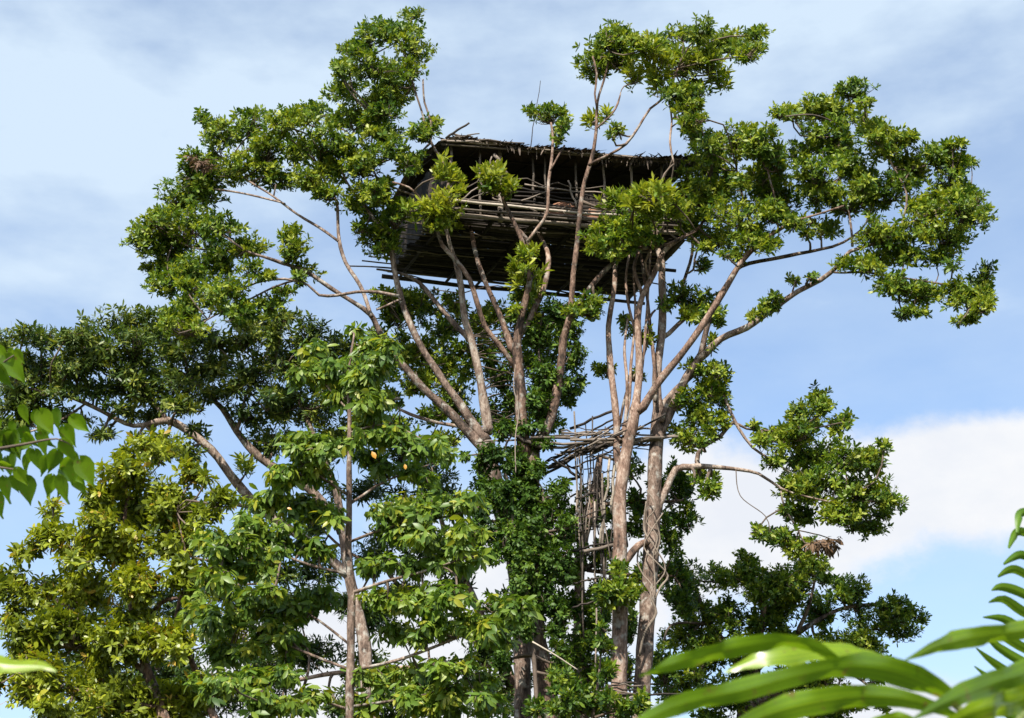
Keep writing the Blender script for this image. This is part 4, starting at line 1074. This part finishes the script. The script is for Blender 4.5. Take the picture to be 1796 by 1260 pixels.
liana([(905, 640, -.6, 3), (902, 680, -.7, 3), (908, 720, -.7, 3), (905, 770, -.8, 3), (906, 830, -.8, 3)], 36.1, 'thin liana hanging down the face of the forked trunk', 'liana')


# ================================================================== plants near the camera
def blade(rib, widths, Y, mat, parent, fold=.25, wave=.17, roll=0.0, tintv=.6, name='leaf', nl=22, nw=6):
    """a long leaf: rib = [(px,py,dY)...] from base to tip, widths in pixels across; roll tilts the blade about its rib"""
    W = np.array([P(x, y, Y + dy) for x, y, dy in rib])
    wd = np.array([.78 * w / ppm(p) for w, p in zip(widths, W)])
    S = catmull(np.column_stack([W, wd]), np.linalg.norm(W[-1] - W[0]) / nl)
    p, w = S[:, :3], S[:, 3]
    tg = norm(np.gradient(p, axis=0))
    view = norm(p - CAM)
    side = norm(np.cross(tg, view))                 # across the picture
    nrm = norm(np.cross(side, tg))
    c, s = math.cos(roll), math.sin(roll)
    sd = side * c + nrm * s
    nm = nrm * c - side * s
    k = np.linspace(-1, 1, 2 * nw + 1)
    ph = rng.uniform(0, 6.28)
    V = []
    for i in range(len(p)):
        wv = wave * w[i] * (np.sin(i * .9 + ph + np.sign(k) * 2) + .7 * np.sin(i * 1.9 + ph * 2 + np.sign(k))) * np.abs(k) ** 1.5
        V.append(p[i] + np.outer(k * w[i] * .5 / max(.35, abs(c)), sd[i]) + np.outer(fold * w[i] * .5 * np.abs(k) + wv, nm[i]))
    V = np.concatenate(V)
    m = 2 * nw + 1
    ii = np.arange(len(p) * m).reshape(len(p), m)
    Q = np.stack([ii[:-1, :-1].ravel(), ii[:-1, 1:].ravel(), ii[1:, 1:].ravel(), ii[1:, :-1].ravel()], 1)
    return link(name, np_mesh(name, V, [Q], M[mat], True, np.tile(np.clip(tintv + .3 * (np.abs(k) < .01) + .16 * np.sin(np.abs(k) * 25), 0, 1), len(p))), parent)


def stem(pts, Y, mat, parent, name='stem'):
    W = np.array([[*P(x, y, Y + dy), .5 * w / ppm(P(x, y, Y))] for x, y, dy, w in pts])
    S = catmull(W, .05)
    V, Q, T = tube(S[:, :3], S[:, 3], 8)
    return link(name, np_mesh(name, V, [Q, T], M[mat]), parent)


YG = 2.5
g = P(1800, 1500, YG); g[2] = 0
gin = empty('ginger_plant', g, 'large blurred bright green blades arching in from the lower right', 'plant')
base = P(1760, 1330, YG)
V, Q, T = tube(np.array([[g[0], g[1], 0], (np.array([g[0], g[1], 0]) + base) / 2 + [0.03, 0, 0], base]), [.028, .024, .016], 8)
link('stem', np_mesh('stem', V, [Q, T], M['stem']), gin)
stem([(1760, 1330, 0, 26), (1715, 1275, 0, 16), (1660, 1225, 0, 12), (1600, 1190, 0, 8)], YG, 'stem', gin)
stem([(1760, 1330, 0, 26), (1790, 1260, .1, 16), (1830, 1200, .1, 12)], YG, 'stem', gin)
blade([(1470, 1160, .05), (1420, 1132, .02), (1360, 1126, 0), (1290, 1138, 0), (1200, 1160, -.05), (1121, 1186, -.1)], [16, 28, 36, 40, 34, 3], YG, 'broad', gin, roll=.5, tintv=.55)
blade([(1570, 1172, .1), (1520, 1148, .05), (1450, 1142, .03), (1380, 1148, 0), (1320, 1160, 0), (1272, 1180, 0)], [18, 26, 38, 44, 34, 3], YG + .12, 'broad', gin, roll=-.5, fold=.12, tintv=.8)
blade([(1690, 1235, .12), (1610, 1192, .06), (1520, 1170, 0), (1430, 1178, -.05), (1300, 1212, -.1), (1180, 1240, -.15), (1085, 1290, -.2)], [20, 58, 56, 44, 48, 44, 4], YG - .12, 'broad', gin, roll=.25, tintv=.5)
blade([(1690, 1262, .1), (1610, 1232, .05), (1530, 1222, 0), (1440, 1230, -.05), (1340, 1256, -.1), (1230, 1310, -.2)], [14, 34, 50, 58, 50, 5], YG + .05, 'broad', gin, roll=.2, tintv=.6)
blade([(1900, 1080, .2), (1796, 1106, .1), (1710, 1118, .05), (1650, 1132, 0), (1588, 1158, -.05)], [46, 40, 44, 32, 3], YG - .05, 'broad', gin, roll=.3, tintv=.7)
blade([(1890, 1130, .2), (1796, 1180, .1), (1730, 1202, .05), (1670, 1226, 0), (1600, 1262, -.05)], [56, 50, 52, 36, 4], YG - .3, 'broad', gin, roll=.2, tintv=.4)
blade([(1900, 1190, .1), (1796, 1226, .1), (1740, 1240, 0), (1690, 1256, 0), (1620, 1290, 0)], [80, 60, 56, 30, 4], YG - .2, 'broad', gin, roll=.35, tintv=.8)
blade([(1640, 1290, 0), (1590, 1262, 0), (1550, 1262, 0), (1500, 1280, 0)], [10, 22, 22, 3], YG, 'broad', gin, roll=.3, tintv=.7)

# feathered frond at the right edge
YF = 5.0
g = P(1900, 1400, YF); g[2] = 0
fr = empty('palm_frond', g, 'sharp feathered palm frond at the right edge of the picture', 'palm')
rach = [(1900, 1400, 0, 16), (1880, 1250, 0, 12), (1850, 1120, 0, 9), (1830, 1020, 0, 7), (1815, 950, 0, 5), (1812, 880, 0, 3)]
stem(rach, YF, 'stem', fr, 'frond_rib')
q = P(1900, 1400, YF)
V, Q, T = tube(np.array([[q[0], q[1], 0], q * [1, 1, .5], q]), [.05, .04, .5 * 16 / ppm(q)], 8)
link('frond_stalk', np_mesh('frond_stalk', V, [Q, T], M['stem']), fr)
lf = [((1813, 900), (1790, 902), (1784, 934)), ((1816, 945), (1786, 934), (1769, 962)), ((1822, 990), (1790, 974), (1760, 990)), ((1830, 1030), (1780, 1000), (1750, 1012)), ((1838, 1068), (1790, 1040), (1756, 1030), (1739, 1036)), ((1844, 1098), (1795, 1075), (1760, 1052), (1734, 1057)),
      ((1850, 1128), (1800, 1110), (1760, 1086), (1724, 1083)), ((1858, 1160), (1800, 1140), (1760, 1118), (1728, 1105)), ((1866, 1190), (1800, 1165), (1750, 1135), (1728, 1115)), ((1872, 1220), (1800, 1200), (1745, 1165), (1712, 1137)), ((1880, 1250), (1800, 1225), (1750, 1200), (1709, 1169)), ((1886, 1280), (1820, 1262), (1760, 1240), (1722, 1210)), ((1892, 1310), (1830, 1290), (1780, 1262), (1740, 1240))]
for i, ps in enumerate(lf):
    wds = [14, 20, 5] if len(ps) == 3 else [14, 22, 18, 3]
    blade([(x, y, -.02 * j) for j, (x, y) in enumerate(ps)], wds, YF, 'frond', fr, fold=.3, wave=.01, roll=.5 if i % 2 else .3, tintv=rng.uniform(.2, .8), name='leaflet', nl=14, nw=3)
for i, ps in enumerate(lf):                        # other side of the rib
    x0, y0 = ps[0]
    blade([(x0, y0, 0), (x0 + 60, y0 - 25, .1), (x0 + 110, y0 - 10, .15)], [12, 20, 3], YF, 'frond', fr, fold=.3, wave=.01, roll=.4, tintv=rng.uniform(.2, .8), name='leaflet', nl=10, nw=3)

# leafy branch at the left edge
YL = 6.5
g = P(-160, 900, YL); g[2] = 0
lb = empty('heart_leaf_shrub', g, 'blurred branch of broad heart-shaped leaves hanging in at the left edge', 'shrub')
q = P(-160, 900, YL)
V, Q, T = tube(np.array([[g[0], g[1], 0], q * [1, 1, .55] + [.1, 0, 0], q]), [.04, .03, .016], 8)
link('stem', np_mesh('stem', V, [Q, T], M['twig']), lb)
stem([(-160, 900, 0, 10), (-90, 800, 0, 8), (-20, 790, 0, 6), (40, 780, -.1, 5), (100, 770, -.2, 3), (130, 785, -.2, 2)], YL, 'twig', lb, 'branch')
stem([(-160, 900, 0, 10), (-110, 760, .1, 8), (-50, 680, .1, 6), (0, 640, 0, 4), (30, 620, 0, 2)], YL, 'twig', lb, 'branch')
stem([(-160, 900, 0, 8), (-80, 840, 0, 6), (0, 820, 0, 4), (40, 830, 0, 2)], YL, 'twig', lb, 'branch')
HEART = [(0, .10), (.08, .62), (.2, .9), (.38, 1.0), (.56, .76), (.74, .42), (.88, .15), (1, .02)]


def heart(x, y, ang, ln, dy, t, tilt):
    """base pixel, direction in degrees (0 right, 90 down), length in pixels"""
    a = R(ang)
    ln *= .82
    t *= .7
    b = P(x, y, YL + dy)
    s = 1 / ppm(b)
    ex, ey = RI * math.cos(a) - UP * math.sin(a), RI * math.sin(a) + UP * math.cos(a)
    nm = -FW
    ey2 = ey * math.cos(tilt) + nm * math.sin(tilt)
    n2 = np.cross(ex, ey2)
    V = []
    for (tt, w) in HEART:
        for k in (-1, -.5, 0, .5, 1):
            V.append(b + ex * ln * s * (tt - .06 * abs(k) * (1 - tt) * 2) + ey2 * (w * .33 * ln * s * k) + n2 * ln * s * (.10 * abs(k) - .18 * tt * tt))
    V = np.array(V)
    ii = np.arange(len(HEART) * 5).reshape(len(HEART), 5)
    Q = np.stack([ii[:-1, :-1].ravel(), ii[:-1, 1:].ravel(), ii[1:, 1:].ravel(), ii[1:, :-1].ravel()], 1)
    link('leaf', np_mesh('leaf', V, [Q], M['broad'], True, np.full(len(V), t)), lb)


random.seed(3)
for i in range(34):                                # smaller leaves further along the same twigs
    x = random.uniform(-30, 140); y = random.uniform(730, 865) - (.15 * x if x > 60 else 0)
    heart(x, y, random.uniform(40, 130), random.uniform(30, 52), random.uniform(.05, .5), random.uniform(.1, .9), random.uniform(-.8, .8))
for i in range(7):
    heart(random.uniform(-30, 25), random.uniform(605, 660), random.uniform(30, 110), random.uniform(30, 55), random.uniform(.05, .3), random.uniform(.2, 1), random.uniform(-.8, .8))
for a in [(40, 712, 75, 42, 0, .9, .4), (70, 722, 60, 60, -.1, 1, -.3), (75, 760, 85, 55, 0, .5, .6), (62, 790, 75, 50, .1, .3, .2), (100, 790, 110, 55, 0, .2, -.5), (112, 772, 60, 60, -.2, .6, .5), (140, 806, 62, 68, -.2, .9, -.4), (130, 812, 95, 52, 0, .3, .2),
          (108, 836, 80, 62, 0, .6, .5), (30, 822, 60, 44, -.1, 1, .2), (45, 838, 80, 62, 0, .15, -.3), (10, 838, 85, 58, 0, .3, .5), (-8, 862, 78, 62, 0, .25, .2), (0, 812, 20, 36, 0, .9, .6), (-10, 760, 50, 60, .1, .1, .3), (20, 760, 120, 50, .1, .3, -.4), (55, 770, 140, 44, .2, .4, .3),
          (-5, 640, 60, 62, 0, .3, .5), (10, 628, 52, 70, 0, .7, -.4), (30, 614, 65, 34, -.1, 1, .3), (-10, 610, 40, 45, 0, .9, -.2), (-20, 665, 70, 40, 0, .2, .5), (20, 612, 100, 22, 0, 1, 0), (80, 800, 100, 46, .1, .4, -.7), (90, 742, 120, 44, .2, .2, .4), (-10, 790, 70, 50, .2, .1, .2), (25, 795, 95, 40, .2, .2, .6)]:
    heart(*a)

# single blurred blade tip entering low on the left
g = P(-250, 1330, 2.6); g[2] = 0
lone = empty('ginger_shoot', g, 'single blurred yellow-green leaf tip poking in low at the left edge', 'plant')
q = P(-250, 1230, 2.6)
V, Q, T = tube(np.array([[g[0], g[1], 0], q * [1, 1, .55] + [.02, 0, 0], q]), [.02, .016, .008], 8)
link('stem', np_mesh('stem', V, [Q, T], M['stem']), lone)
blade([(-250, 1230, 0), (-160, 1180, 0), (-60, 1164, 0), (30, 1166, 0), (75, 1168, 0), (100, 1178, 0)], [8, 44, 46, 34, 18, 2], 2.6, 'broad', lone, roll=.7, tintv=1)

# two old leaves that turned orange on the sapling
for x, y, s, a in ((652, 800, 16, 60), (710, 822, 11, 80), (512, 902, 9, 200)):
    b = P(x, y - 8, 23.4)
    k = 1 / ppm(b)
    V, Q, T = leaves_geo(b[None], np.array([[math.cos(R(a)), -.2, -math.sin(R(a))]]), np.array([[.1, -1, .3]]), np.array([s * k]), np.array([s * .62 * k]), np.array([.1]))
    o = link('withered_leaf', np_mesh('leaf', V, [Q, T], M['orange'], True, np.full(8, .5)), bpy.data.objects['sapling'])
    o['label'] = 'withered orange leaf'
